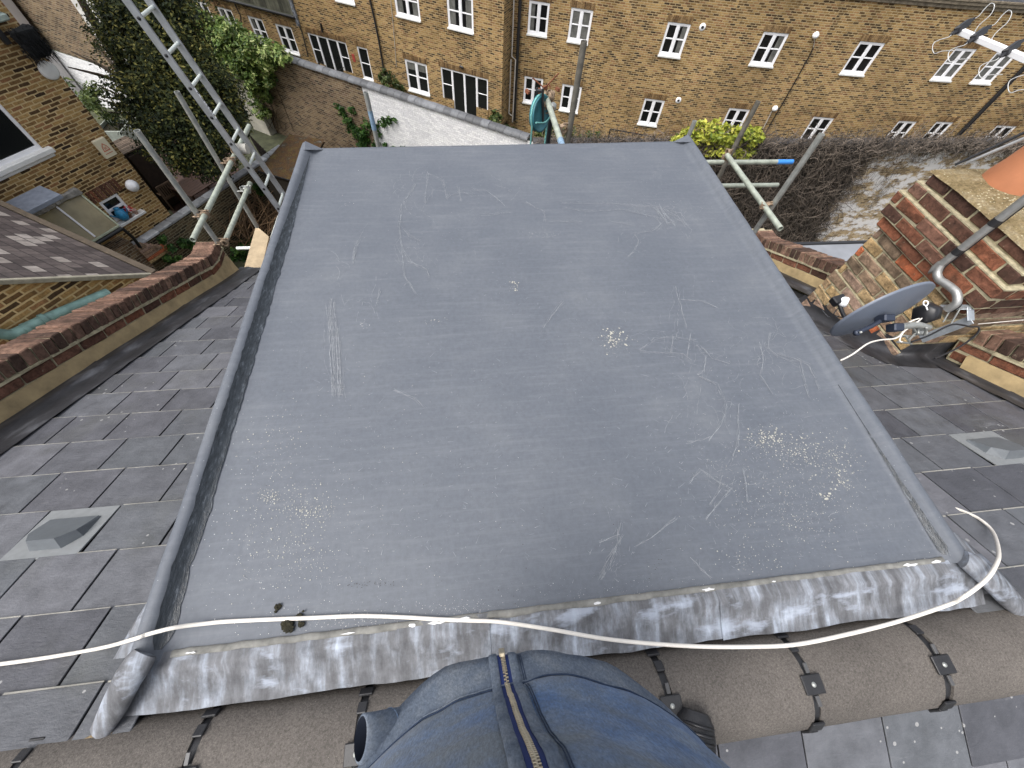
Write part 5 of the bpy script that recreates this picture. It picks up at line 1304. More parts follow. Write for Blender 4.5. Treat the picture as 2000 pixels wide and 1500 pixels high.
mb=MB(); mb.box(o_+u1*l1/2+u2*l2/2+Vector((0,0,(G+6.2)/2-.03)),(l1/2-.04,l2/2-.04,(-6.2-G)/2-.03),(u1,u2,Vector((0,0,1)))); mb.build('wall',simple('dark_store_board',(.022,.017,.013,1),.9,var=.4),gs)
mb=MB(); mb.rbox(o_+u1*l1/2-u2*.0+Vector((0,0,-1.05)),(l1*.38,.03,.95),(u1,u2,Vector((0,0,1))),.5,.01); mb.build('door',simple('dark_door',(.035,.022,.015,1),.8,var=.4),gs)
pl=thing('planter','pale square planter with a leafy plant in front of the white painted wall','planter'); c=atz(240,272,G+.3); 
mb=MB(); r0,r1=.38,.50; zb_,zt3=G,G+.85
P0=[Vector((c.x+sx*r0,c.y+sy*r0,zb_)) for sx,sy in ((-1,-1),(1,-1),(1,1),(-1,1))]; P1=[Vector((c.x+sx*r1,c.y+sy*r1,zt3)) for sx,sy in ((-1,-1),(1,-1),(1,1),(-1,1))]; P2=[Vector((c.x+sx*(r1-.04),c.y+sy*(r1-.04),zt3)) for sx,sy in ((-1,-1),(1,-1),(1,1),(-1,1))]; P3=[p-Vector((0,0,.12)) for p in P2]
for i in range(4):
    j=(i+1)%4; mb.face([P0[i],P0[j],P1[j],P1[i]]); mb.face([P1[i],P1[j],P2[j],P2[i]]); mb.face([P2[i],P2[j],P3[j],P3[i]])
mb.build('pot',simple('pale_green_grey',(.42,.46,.42,1),.6),pl); mb=MB(); mb.face(P3); mb.build('soil',MT['moss'],pl)
mb=MB(); rr=random.Random(41); leaves(mb,(c.x-.5,c.y+.3,zt3+.7),(.9,.7,.8),900,.09,rr,clump=14)
for k in range(9): mb.tube([(c.x,c.y,zt3-.1),(c.x+rr.gauss(0,.15),c.y+rr.gauss(0,.1),zt3+rr.uniform(.3,.9))],.01,4,False,0)
mb.build('plant',MT['bush'],pl)
# conifer sprig in front of the white wall
t=thing('young_conifer','thin drooping young conifer in front of the white painted wall','tree'); mb=MB(); rr=random.Random(6); tip=atd(178,122,20.5); foot=atd(262,228,19.5); mb.tube([tip,tip.lerp(foot,.5)+Vector((0,0,.05)),foot,(foot.x,foot.y,G)],[.012,.02,.035,.06],6); mb.build('trunk',MT['bark'],t); mb=MB()
for k in range(70):
    u=rr.random()**1.3; p=tip.lerp(foot,u); a_=rr.uniform(0,6.28); L=.25+.7*u*rr.uniform(.4,1); d=Vector((math.cos(a_),math.sin(a_),-.25)).normalized()
    for q in range(14):
        s0_=p+d*L*q/14-Vector((0,0,.25*L*(q/14)**2)); 
        for sg in (-1,1):
            e=s0_+(Vector((-d.y,d.x,-.6))*sg).normalized()*.09*(1-q/20); nn=Vector((0,0,1)).cross(e-s0_).normalized()*.012; mb.face([s0_-nn,s0_+nn,e],r=rr.uniform(0,.7))
mb.build('needles',MT['ivyd'],t)
# far left buildings: brown wall above a white painted part
far=thing('far_terrace','old brown brick building with a white painted base at the upper left','building'); FO2=Vector((-22.96,26.7,0)); fu=Vector((.857,-.515,0)).normalized()
zw=-8.3; a0_=uz(105,95,FO2,fu); a1_=uz(230,140,FO2,fu); zw=(uz(110,97,FO2,fu)[1]+uz(161,117,FO2,fu)[1])/2
mb=MB(); wall_grid(mb,FO2,fu,12.5,zw,6,[]); mb.build('wall',MT['old'],far); mb=MB(); wall_grid(mb,FO2+Vector((fu.y,-fu.x,0))*.08,fu,12.5,G-1,zw+.02,[]); mb.build('painted_base',MT['white'],far)
ul,zl=uz(60,40,FO2,fu); mb=MB(); pz=FO2+fu*ul; 
v0=uz(32,0,FO2,fu)[0]; v1=uz(105,95,FO2,fu)[0]; pc_=FO2+fu*v1+Vector((fu.y,-fu.x,0))*.5; mb.rbox((pc_.x-.9*fu.x,pc_.y-.9*fu.y,-5),(.9,.35,14),(fu,Vector((fu.y,-fu.x,0)),Vector((0,0,1))),.5,.02); mb.build('white_pier',simple('white_render',(.62,.60,.61,1),.8,var=.08,scale=2),far)
mb=MB(); v=uz(215,30,FO2,fu); p=FO2+fu*v[0]+Vector((fu.y,-fu.x,0))*.3; mb.rbox((p.x,p.y,v[1]),(.8,.25,1.6),(fu,Vector((fu.y,-fu.x,0)),Vector((0,0,1))),.5,.02); mb.build('rendered_bay',simple('pale_bay',(.55,.54,.52,1),.8),far)
# ---------------------------------------------------------------- adjoining extension: gable wall, patched slate roof, teal pipe
d0=7.4; az=math.atan2(ray(289,533).x,ray(289,533).y); EC=Vector((d0*math.sin(az),d0*math.cos(az),0)); t_=ray(289,533).z/math.hypot(ray(289,533).x,ray(289,533).y); ez=1.5+d0*t_
ex=thing('neighbour_extension','brick extension with a patched slate roof beside the left parapet','extension',(EC.x-2,EC.y-2,G))
# rake slope from the verge line in the photo
def on_gable(px,py): return uz(px,py,EC,-du)
rk=on_gable(60,542); pitch=(rk[1]-ez)/rk[0]
Lg=7.0; mb=MB(); nn=Vector((du.y,-du.x,0))
def EP(a_,z,off=0): p=EC-du*a_+nn*off; return Vector((p.x,p.y,z))
for k in range(14):
    a,b=Lg*k/14,Lg*(k+1)/14; mb.face([EP(b,G),EP(a,G),EP(a,ez+pitch*a-.04),EP(b,ez+pitch*b-.04)],[(Lg-b,0),(Lg-a,0),(Lg-a,ez+pitch*a-G),(Lg-b,ez+pitch*b-G)])
ed=EC-dx*7; mb.face([(EC.x,EC.y,G),(ed.x,ed.y,G),(ed.x,ed.y,ez-.05),(EC.x,EC.y,ez-.05)],[(0,0),(7,0),(7,ez-G),(0,ez-G)])
mb.build('wall',MT['stock_left'],ex)
mb=MB(); r0=[EP(0,ez,.05),EP(Lg,ez+pitch*Lg,.05)]; r1=[p-dx*8 for p in r0]; rl=(r0[1]-r0[0]).length
mb.face([r0[0],r0[1],r1[1],r1[0]],[(0,0),(0,rl),(8,rl),(8,0)]); mb.face([p-Vector((0,0,.05)) for p in (r1[0],r1[1],r0[1],r0[0])]); rfm=mb.build('roof',MT['slates_left'],ex)
mb=MB(); rk_d=(r0[1]-r0[0]).normalized(); mb.rbox((r0[0]+r0[1])/2+Vector((0,0,-.025)),(rl/2,.03,.03),(rk_d,nn,rk_d.cross(nn)),.5,.008,.004); mb.build('verge_mortar',simple('verge_mortar',(.30,.28,.22,1),.9,var=.3,scale=14,bump=.5),ex)
mb=MB(); g0=EP(-.06,ez-.02,.06); g1=g0-dx*8; mb.rbox((g0+g1)/2,(4,.045,.03),(dx,du,Vector((0,0,1))),.5,.006); mb.build('gutter',simple('brown_gutter',(.06,.045,.03,1),.8,var=.4),ex)
mb=MB(); mb.rbox(EP(-.05,ez-.08,.02),(.07,.06,.05),(dx,du,Vector((0,0,1))),.5,.01,.006); mb.build('corner_bracket',simple('rusty_orange',(.30,.14,.04,1),.9,var=.5,scale=30),ex)
pp=[]
for px,py,of in ((-20,645,.10),(10,648,.10),(30,642,.10),(60,627,.10),(130,598,.09),(205,568,.08)):
    u_,z_=on_gable(px,py); pp.append(EP(u_,z_,of))
mb=MB(); mb.tube(smooth(pp,4),.068,12); pi_=mb.build('waste_pipe',MT['pipeteal'],ex)
for px,py in ((72,621),(38,639)):
    u_,z_=on_gable(px,py); a=EP(u_,z_,.10); u2,z2_=on_gable(px+9,py-3.6); b=EP(u2,z2_,.10); mb=MB(); mb.tube([a,b],.082,12); mb.build('pipe_collar',MT['pipeteal'],pi_)
mb=MB(); v=fz(20,388); c_=FP(v[0],v[1],.5); mb.rbox(c_,(.6,.35,.05),ax,.5,.01); mb.build('bay_roof',simple('bay_lead',(.22,.25,.31,1),.6),nh)

# ================================================================== SCAFFOLD, LADDER, GIN WHEEL
TR=.0242
def tubeobj(t,a,b,mat,name='tube',hollow=True,band=None):
    mb=MB(); mb.tube([a,b],TR,16,True,.5,1 if hollow else 0); o=mb.build(name,mat,t)
    if band:
        m=MB(); a,b=Vector(a),Vector(b); m.tube([a.lerp(b,band[0]),a.lerp(b,band[1])],TR*1.03,16,False); m.build('paint_band',band[2],o)
    return o
def coupler(t,p,d1,d2,mat=None):
    p=Vector(p); d1=Vector(d1).normalized(); d2=Vector(d2).normalized(); n=d1.cross(d2).normalized(); mb=MB()
    for d,s_ in ((d1,1),(d2,-1)):
        q=p+n*s_*TR; w=n.cross(d)
        rows=[[q+d*x+(w*math.cos(t_)+n*math.sin(t_))*(TR+.006) for t_ in [2*math.pi*k/14 for k in range(14)]] for x in (-.022,.022)]
        mb.grid(rows,.5,True,True); rows2=[[q+d*x+(w*math.cos(t_)+n*math.sin(t_))*(TR+.0005) for t_ in [2*math.pi*k/14 for k in range(14)]] for x in (-.022,.022)]
        for k in range(14):
            j=(k+1)%14; mb.face([rows[0][k],rows[0][j],rows2[0][j],rows2[0][k]]); mb.face([rows[1][j],rows[1][k],rows2[1][k],rows2[1][j]])
        mb.tube([q+w*(TR+.014)-n*.01*s_,q+w*(TR+.014)+n*.055*s_],.006,8); mb.lathe(q+w*(TR+.014)+n*.03*s_,[(.011,-.006),(.011,.006),(0,.006)],6,.5,n)
        mb.rbox(q-w*(TR+.010),(.008,.02,.018),(w,d,n),.5,.003)
    mb.rbox(p,(.024,.024,.012),(d1,n.cross(d1),n),.5,.004)
    return mb.build('coupler',mat or MT['coupler'],t)
ls=thing('scaffold','pale scaffold tubes crossing at the left front of the roof beside the ladder','scaffold',(-2.5,4,-2.3))
xs=-2.46
# vertical standards, heights read off the photograph
def zat(px,py,x,y): r=ray(px,py); return 1.5+r.z/math.hypot(r.x,r.y)*math.hypot(x,y)
def vert(px0,py0,y,t,mat,zb,lean=0,band=None):
    r=ray(px0,py0); x=y*r.x/r.y
    if isinstance(zb,tuple): zb=zat(*zb,x,y)
    zt_=zat(px0,py0,x,y); tubeobj(t,(x+lean,y,zb),(x,y,zt_),mat,'standard',True,band); return x
a1=aty(437,338,4.55); 
h1y0=atx(381,474,xs); h1y1=atx(484,240,xs); zH1=(h1y0.z+h1y1.z)/2
tubeobj(ls,(xs,h1y0.y,zH1),(xs,h1y1.y,zH1),MT['galv_green'],'ledger')
h2a=atx(443,476,xs); h2b=atx(486,353,xs); zH2=(h2a.z+h2b.z)/2
tubeobj(ls,(xs,h2a.y,zH2),(xs,h2b.y,zH2),MT['galv_green'],'ledger')
yA=atx(400,432,xs-.05).y; yB=atx(447,322,xs-.05).y
xA=vert(267,255,yA,ls,MT['galv'],(424,474)); xB=vert(345,179,yB,ls,MT['galv'],(503,443))
coupler(ls,(xs-.024,yA,zH1),(0,1,0),(0,0,1)); coupler(ls,(xs-.024,yB,zH1),(0,1,0),(0,0,1)); coupler(ls,(xs-.024,yB,zH2),(0,1,0),(0,0,1),MT['galv']); coupler(ls,(xs-.024,yA,zH2),(0,1,0),(0,0,1))
yC=atx(457,298,xs).y; coupler(ls,(xs,yC+.02,zH1),(0,1,0),(1,0,0))
mb=MB(); mb.tube([(xs+.02,yC,zH1+.06),(xs+.16,yC,zH1+.06)],.05,14); mb.build('tube_end_cap',simple('pale_cap',(.45,.43,.38,1),.7),ls)
p0=atz(463,485,-2.35); p1=atz(505,483,-2.35); tubeobj(ls,(p0.x,p0.y,-2.35),(p1.x+.6,p0.y,-2.35),MT['rung'],'transom')
p0=atz(537,448,-2.28); p1=atz(532,470,-2.28); tubeobj(ls,(p0.x,p0.y+.3,-2.28),(p0.x,p0.y-.35,-2.28),MT['rung'],'transom')
# boards
A=z1; 
pb=[(500,440),(523,461),(507,527),(478,522)]
Pq=[atz(500,442,-2.2),atz(478,523,-2.2)]; xb=(Pq[0].x+Pq[1].x)/2
bd=thing('scaffold_board','pale timber scaffold board on edge next to the left kerb','board',(xb,4.6,-2.3)); mb=MB()
qa,qb,qc,qd=atz(500,441,-2.2),atz(525,462,-2.2),atz(510,528,-2.2),atz(477,523,-2.2); t_=Vector((0,0,.04)); mb.face([qd,qc,qb,qa]); mb.face([qa-t_,qb-t_,qc-t_,qd-t_])
for a,b in ((qa,qb),(qb,qc),(qc,qd),(qd,qa)): mb.face([a,b,b-t_,a-t_])
mb.build('board',MT['plank'],bd)
for k,(y_,l) in enumerate(((Pq[1].y+.28,'nearest orange brown deck board beside the left kerb'),(Pq[1].y+.55,'second orange brown deck board beside the left kerb'),(Pq[1].y+.82,'farthest greyish deck board beside the left kerb'))):
    mb=MB(); mb.rbox((xb+.75,y_-.2,-2.36),(.62,.112,.019),None,.5,.004); tag(mb.build('deck_board',MT['plank2'] if k<2 else MT['timber']),l,'board','scaffold deck boards')
# ladder: pose solved from the rungs in the photo
P0=Vector((-2.595,4.5775,.2124)); dd=Vector((.04997,-.00785,-.24483)); ee=Vector((-.01673,.32109,-.01444))
lad=thing('aluminium_ladder','long aluminium ladder rising out of the left edge of the picture','ladder',P0+dd*8)
un=dd.normalized(); ue=ee.normalized(); uw=un.cross(ue)
for k,off in enumerate((Vector((0,0,0)),ee)):
    a=P0-dd*6+off; b=P0+dd*8.2+off; mb=MB(); mb.rbox((a+b)/2,((b-a).length/2,.013,.031),(un,ue,uw),.5,.004); rl_=mb.build('rail',MT['alu'],lad)
    for j in range(-5,9): mb=MB(); mb.lathe(P0+dd*j+off+ue*(-.013 if k==0 else .013),[(0,-.004),(.013,-.004),(.015,0),(.013,.004),(0,.004)],14,.5,ue); mb.build('rung_plug',MT['blackp'],rl_)
for j in range(-5,9):
    mb=MB(); a=P0+dd*j; mb.tube([a,a+ee],.0145,12); mb.build('rung',MT['rung'],lad)
mb=MB(); c=P0+dd*2.75+uw*-.0315-ue*.0; 
n0=(CAM-c).normalized(); sg=-1 if uw.dot(n0)<0 else 1
c=P0+dd*2.55+uw*(.0318*sg); mb.rbox(c,(.13,.011,.0006),(un,ue,uw),.5,.0002); st_=mb.build('sticker',MT['upvc'],lad)
mb=MB()
for q in (-.09,-.045,-.03,.02,.05,.075,.1): mb.rbox(c+un*q+uw*.0008*sg,(.009,.006,.0004),(un,ue,uw),.5,.0001)
mb.rbox(c+un*-.005+uw*.0009*sg,(.0015,.0105,.0004),(un,ue,uw),.5,.0001); mb.build('printed_bar',MT['slot'],st_)
# centre scaffold and gin wheel
cs=thing('scaffold','scaffold poles standing up behind the front edge of the flat roof','scaffold',(.9,3.4,-2.3))
vert(1141,80,3.45,cs,MT['galv_dark'],-2.6)
x_=vert(714,180,4.6,cs,MT['galv'],-2.6,lean=-.0,band=(.85,.93,MT['bluef']))
T0=atx(1098,284,.81); T1=atx(1064,183,.81)
tubeobj(cs,(.81,3.10,-.075),(.81,4.03,-.078),MT['galv_green'],'ledger',True,(.0,.12,MT['bluef']))
mb=MB(); S0=aty(1078,212,4.1); mb.tube([(S0.x,4.1,-1.6),(S0.x,4.1,S0.z)],.026,12); mb.build('standard',MT['blackp'],cs)
mb=MB(); mb.lathe((S0.x,4.1,S0.z),[(.026,-.01),(.042,0),(.042,.03),(.03,.045),(0,.045)],16); mb.build('pole_cap',MT['galv'],cs)
coupler(cs,(.81,3.98,-.10),(0,1,0),(1,0,0)); coupler(cs,(.86,3.45,-.10),(0,1,0),(0,0,1)); coupler(cs,(.80,3.88,-.12),(0,1,0),(.7,0,.7)); coupler(cs,(.84,3.93,-.05),(1,0,0),(0,0,1))
mb=MB(); rr=random.Random(2); tp=Vector((.81,4.03,-.05))
for k in range(9): mb.rbox(tp+Vector((rr.gauss(0,.045),rr.gauss(0,.03),rr.gauss(.0,.04))),(rr.uniform(.012,.03),rr.uniform(.006,.014),rr.uniform(.006,.016)),axes((rr.gauss(0,1),rr.gauss(0,1))),.5,.003,.004)
for k in range(4): a=tp+Vector((rr.gauss(0,.03),0,rr.gauss(0,.03))); mb.tube([a,a+Vector((rr.gauss(0,.07),rr.gauss(0,.03),rr.gauss(0,.06)))],.006,6)
mb.build('rusty_fitting',simple('rust',(.16,.055,.025,1),.9,var=.5,scale=40,bump=.5),cs)
gwl=thing('gin_wheel','teal gin wheel with a rope hanging from the centre scaffold tube','pulley',(.72,3.75,-.35))
gc=atd(1055,222,3.45); nw=(ray(1055,222).normalized()*-.5+cr*.83+cd*.15).normalized()
mb=MB(); mb.lathe(gc,[(.0,-.012),(.05,-.02),(.12,-.014),(.125,-.022),(.142,-.022),(.133,0),(.142,.022),(.125,.022),(.12,.014),(.05,.02),(0,.012)],32,.5,nw); wh=mb.build('wheel',MT['tealw'],gwl)
mb=MB(); u_=nw.cross(Vector((0,0,1))).normalized(); z_=u_.cross(nw)
for s_ in (-1,1): mb.rbox(gc+nw*s_*.032+z_*.06,(.006,.012,.13),(nw,u_,z_),.5,.002)
mb.rbox(gc+z_*.17,(.034,.015,.010),(nw,u_,z_),.5,.003); mb.build('bracket',MT['blackp'],gwl)
mb=MB(); rim=[gc+(u_*math.cos(t_)+z_*math.sin(t_))*.142 for t_ in [math.pi*k/16 for k in range(-2,19)]]
mb.tube([(rim[0].x,rim[0].y,-2.6)]+rim+[(rim[-1].x,rim[-1].y,-2.6)],.0085,8)
q1=gc-u_*.15-z_*.05; mb.tube(smooth([gc+u_*.14-z_*.02+nw*.05,gc-z_*.06+nw*.055,q1+nw*.02,q1-u_*.03-z_*.0,q1-nw*.04],5),.007,8)
mb.build('rope',MT['rope'],gwl)
# right scaffold
rs=thing('scaffold','crossing scaffold tubes with a blue painted end at the right front of the roof','scaffold',(2.9,3.5,-2.3))
xr=2.76; R0=atx(1419,305,xr); R1=atx(1526,445,xr); zr=(R0.z+R1.z)/2
tubeobj(rs,(xr,R1.y,zr),(xr,R0.y,zr),MT['galv_green'],'ledger')
yG=atx(1495,410,xr).y; 
vert(1357,236,4.5,rs,MT['galv'],-2.6); vert(1481,198,3.98,rs,MT['galv_dark'],-2.6); vert(1605,262,2.97,rs,MT['galv'],-2.6)
A_=aty(1375,317,4.06); B_=aty(1547,317,4.06); tubeobj(rs,(A_.x,4.06,A_.z),(B_.x,4.06,A_.z),MT['galv_green'],'transom',True,(.82,1.0,MT['bluep']))
A_=aty(1375,363,4.15); B_=aty(1518,363,4.15); tubeobj(rs,(A_.x,4.15,A_.z),(B_.x,4.15,A_.z),MT['galv_green'],'transom')
coupler(rs,(xr+.024,2.97,zr),(0,1,0),(0,0,1)); coupler(rs,(xr+.02,3.86,zr-.01),(0,1,0),(1,0,0))

# ================================================================== CHIMNEY FITTINGS
mt=thing('aerial_mast','grey cranked aerial mast with black tape bands bracketed to the chimney','mast',(3.1,1.5,-.3))
xm=3.12; mp=[atx(1868,592,xm),atx(1868,572,xm),atx(1850,556,xm),atx(1834,545,xm),atx(1831,530,xm),atx(1842,512,xm),atx(1862,498,xm)]
top=mp[-1]; up=Vector((top.x,top.y,1.6)); 
mpath=[mp[0]-Vector((0,0,.06)),mp[0],mp[1],mp[2],mp[3],mp[4],mp[5],Vector((top.x,top.y,top.z)),up]
pm=smooth(mpath,5); mb=MB(); mb.tube(pm,.0235,16); m_=mb.build('mast_tube',simple('mast_aluminium',(.36,.36,.35,1),.4,.6,var=.2,scale=30,bump=.1),mt)
for z_ in (top.z+.03,top.z+.24):
    mb=MB(); mb.tube([(top.x,top.y,z_-.02),(top.x,top.y,z_+.02)],.0255,14); mb.build('tape_band',MT['rubber'],m_)
mb=MB(); mb.tube([p+Vector((.016,-.02,.0)) for p in pm],.0045,6); mb.build('coax',MT['blackp'],m_)
# bracket: angle-iron strap bolted to the brickwork
def strip(mb,pts,wd,th,nrm):
    for a,b in zip(pts[:-1],pts[1:]):
        a,b=Vector(a),Vector(b); d=(b-a).normalized(); n_=(Vector(nrm)-d*Vector(nrm).dot(d)).normalized(); w_=d.cross(n_); mb.rbox((a+b)/2,((b-a).length/2+.004,wd/2,th/2),(d,w_,n_),.5,.001)
mb=MB(); a=atx(1838,600,3.12); b=atx(1895,600,3.2); c=atx(1896,625,3.2); e=atx(1800,662,3.18)
strip(mb,[a,b],.05,.006,(0,0,1)); strip(mb,[b,c],.05,.006,(0,-1,.4)); strip(mb,[c,e],.055,.006,(-.6,-.3,1)); mb.build('wall_bracket',simple('bracket_zinc',(.40,.43,.46,1),.4,.6,var=.2,scale=40),mt)
mb=MB()
for q in ((1850,606),(1866,608)): p=atx(*q,3.14); mb.tube([p+Vector((0,0,.03)),p-Vector((.0,.05,.06))],.005,6)
mb.build('bolt',MT['galv'],mt)
dish=thing('satellite_dish','grey oval satellite dish seen edge on in front of the chimney','satellite dish',(2.9,1.9,-.6))
dc=atd(1722,612,2.18)
maj=(cr*.955-cd*.297).normalized(); ni=(-cr*.297-cd*.955).normalized(); th=R_(25); dn=(ni*math.cos(th)+cf*math.sin(th)).normalized(); mi=dn.cross(maj).normalized()
RA,RB=.25,.22
mb=MB(); rows=[]
for k in range(13):
    q=k/12; rows.append([dc+maj*(RA*q*math.cos(t_))+mi*(RB*q*math.sin(t_))+dn*(.045*q*q-.036) for t_ in [2*math.pi*j/48 for j in range(48)]])
mb.grid(rows,.5,True,True); mb.grid([[p+dn*.004 for p in r] for r in rows][::-1],.5,True,True)
rim=rows[-1]; outr=[dc+(p-dc)*1.03+dn*.002 for p in rim]; lip=[p+dn*.012 for p in outr]; mb.grid([rim,outr,lip],.5,True,True); mb.grid([lip,[p+dn*.006 for p in rim]],.5,True,True)
mb.build('reflector',MT['dishm'],dish)
lnb=atd(1641,588,2.28); foot=atd(1664,622,2.2); mb=MB(); mb.tube(smooth([foot+cf*.04,foot.lerp(lnb,.5)+cf*.03,lnb+cf*.01],4),.011,8); mb.build('lnb_arm',MT['blackp'],dish)
ld=(dc-lnb).normalized(); mb=MB(); mb.rbox(lnb-ld*.01,(.036,.024,.026),(maj,mi,dn),.5,.006); l_=mb.build('lnb_body',MT['blackp'],dish); mb=MB(); mb.lathe(lnb+ld*.012,[(.02,-.02),(.031,0),(.031,.018),(.024,.026),(0,.028)],20,.5,(ld-cf*.2+cr*.3).normalized()); mb.build('lnb_cap',MT['upvc'],l_)
mb=MB(); mb.tube(smooth([lnb+cd*.03,lnb+cd*.08-cr*.02+cf*.02,foot-cr*.01],5),.003,6); mb.build('lnb_cable',MT['blackp'],dish)
mk=simple('dark_steel_bracket',(.03,.038,.06,1),.45,.3)
mb=MB(); bk=dc-dn*.055; 
e1=atd(1674,650,2.10); e2=atd(1728,622,2.1); e3=atd(1748,640,2.13); e4=atd(1790,634,2.2)
mb.tube([e1,e1.lerp(e2,.5)+cd*.005,e2],.012,8); mb.rbox(e2,(.03,.02,.035),(cr,cd,cf),.5,.006); mb.rbox(e3,(.028,.022,.03),(cr,cd,cf),.5,.006); mb.lathe(e1,[(0,-.01),(.016,-.01),(.016,.01),(0,.01)],12,.5,cf); mb.build('mount_bracket',mk,dish)
mb=MB(); 
for p in (e1,e2): mb.lathe(p-cf*.03,[(0,0),(.006,.002),(.007,.01)],10,.5,cf*1)
mb.build('bolt',MT['galv'],dish)
mb=MB(); mb.tube([e3,e4,atd(1812,640,2.26)],.02,12); mb.build('mount_arm',MT['galv'],dish)
bx_=atd(1810,612,2.25); mb=MB(); mb.lathe(bx_,[(0,-.045),(.05,-.045),(.062,-.03),(.062,.03),(.05,.045),(0,.045)],6,.5,(cr-cd*.2+cf*.4).normalized()); mb.build('amplifier_box',MT['blackp'],mt)
mb=MB(); h_=atd(1808,592,2.2); t_h=[h_+(cr*math.cos(t_)+cd*math.sin(t_))*.014 for t_ in [2*math.pi*k/12 for k in range(13)]]; mb.tube(t_h,.0035,6); mb.tube([h_+cd*.014,h_+cd*.04+cr*.01],.0035,6); mb.build('eye_bolt',MT['upvc'],mt)
sp=atd(1785,662,2.28); mb=MB(); 
for s0_,s1_ in (((1747,658),(1786,656)),((1752,668),(1778,670)),((1768,655),(1780,672)),((1783,640),(1792,652)),((1810,640),(1805,655)),((1775,664),(1790,648))): mb.tube([atd(*s0_,2.2),atd(*s1_,2.25)],.006,6)
mb.rbox(atd(1797,648,2.28),(.03,.02,.02),(cr,cd,cf),.5,.004); mb.build('clamp',MT['galv'],mt)
wc=[(1642,704,2.0),(1665,692,2.02),(1695,671,2.06),(1720,664,2.1),(1748,661,2.13),(1762,650,2.15),(1775,630,2.18),(1795,622,2.2)]
mb=MB(); mb.tube(smooth([atd(*q) for q in wc],5),.0042,8); mb.tube(smooth([atd(*q) for q in ((1762,668,2.16),(1757,664,2.16),(1765,648,2.15),(1790,630,2.18),(1800,622,2.2))],5),.0042,8); tag(mb.build('aerial_cable',MT['cable']),'short pale cable trailing from the dish bracket across the slates','cable')
mb=MB(); mb.tube(smooth([atd(*q) for q in ((1780,668,2.2),(1815,655,2.22),(1860,634,2.25),(1895,638,2.3),(1912,640,2.33),(1905,655,2.3),(1870,680,2.22),(1825,700,2.12))],5),.005,8); tag(mb.build('aerial_cable',MT['blackp']),'black cable looping round the foot of the chimney','cable')
mb=MB(); mb.tube([atx(1910,633,3.22),atx(2010,624,3.4)],.003,6); tag(mb.build('stay_wire',MT['greyp']),'thin pale wire running right along the chimney foot','wire')
# two long booms at the top right: the aerial and a loose rod
ya_=thing('television_aerial','white television aerial with looped elements and black centres at the upper right','aerial',(3.3,2.8,.7))
b0=atd(1868,58,2.4); b1=atd(2010,118,2.15); bd_=(b1-b0).normalized(); bn=bd_.cross(cf).normalized(); bm=bd_.cross(bn)
mb=MB(); mb.rbox((b0+b1)/2+bd_*.2,((b1-b0).length/2+.2,.014,.014),(bd_,bn,bm),.5,.002); mb.build('boom',MT['upvc'],ya_)
for k,(px,py,dd_) in enumerate(((1880,52,2.37),(1912,67,2.31),(1975,95,2.2),(2035,122,2.1))):
    c=atd(px,py,dd_); ev=(cr*.82-cd*.57).normalized(); iv=(-cr*.35-cd*.1+cf*.4).normalized()
    mb=MB(); mb.rbox(c,(.05,.014,.022),(ev,iv,ev.cross(iv)),.5,.006); mb.rbox(c+ev*.055,(.03,.008,.01),(ev,iv,ev.cross(iv)),.5,.004); mb.rbox(c-ev*.06-cr*.0,(.03,.008,.01),(ev,iv,ev.cross(iv)),.5,.004); h_=mb.build('element_clamp',MT['blackp'],ya_)
    mb=MB(); z_=.0
    for s_,sgn in ((1,1),(-1,-1)):
        q=c+ev*.075*s_
        mb.tube(smooth([q+(v_)*1.35 for v_ in (ev*0,ev*.03*s_+cr*.004,ev*.07*s_-cd*.012,ev*.105*s_-cd*.016,ev*.118*s_+cd*.004+cr*.004,ev*.10*s_+cd*.035,ev*.045*s_+cd*.055-cr*.01,-ev*.01*s_+cd*.085)],4),.0023,6)
    mb.build('element_loop',MT['aerial'],ya_)
mb=MB(); a=atd(1865,322,2.35); b=atd(2020,250,2.1); mb.tube([a,b],.008,8); tag(mb.build('aerial_rod',MT['blackp']),'slim black rod crossing the boundary wall above the chimney pot','rod')
mb=MB(); a=atd(1888,318,2.32); b=atd(2020,262,2.08); mb.tube([a,b],.009,8); tag(mb.build('aerial_rod',simple('white_rod',(.5,.5,.5,1),.3,.6)),'slim shiny white rod just under the black rod above the pot','rod')
# ================================================================== THE PERSON (photographer), seen from above the belly
per=thing('person','person in a faded blue zip sweatshirt standing behind the ridge','person',(.05,-.45,-.35))
def skinned(name,verts,edges,rads,mat,parent,sub=2,root=0):
    me=bpy.data.meshes.new(name); me.from_pydata(verts,edges,[]); o=bpy.data.objects.new(name,me); scene.collection.objects.link(o)
    md=o.modifiers.new('s','SKIN'); 
    for i,r in enumerate(rads): 
        sv=me.skin_vertices[0].data[i]; sv.radius=(r,r) if not isinstance(r,tuple) else r; sv.use_root=(i==root)
    ms=o.modifiers.new('u','SUBSURF'); ms.levels=sub; ms.render_levels=sub
    dg=bpy.context.evaluated_depsgraph_get(); m2=bpy.data.meshes.new_from_object(o.evaluated_get(dg)); o.modifiers.clear(); o.data=m2
    m2.materials.clear(); m2.materials.append(mat); m2.polygons.foreach_set('use_smooth',[True]*len(m2.polygons))
    a=m2.attributes.new('rnd','FLOAT','FACE') if 'rnd' not in m2.attributes else None
    o.parent=parent; o.matrix_parent_inverse=parent.matrix_basis.inverted(); return o
X0=.05
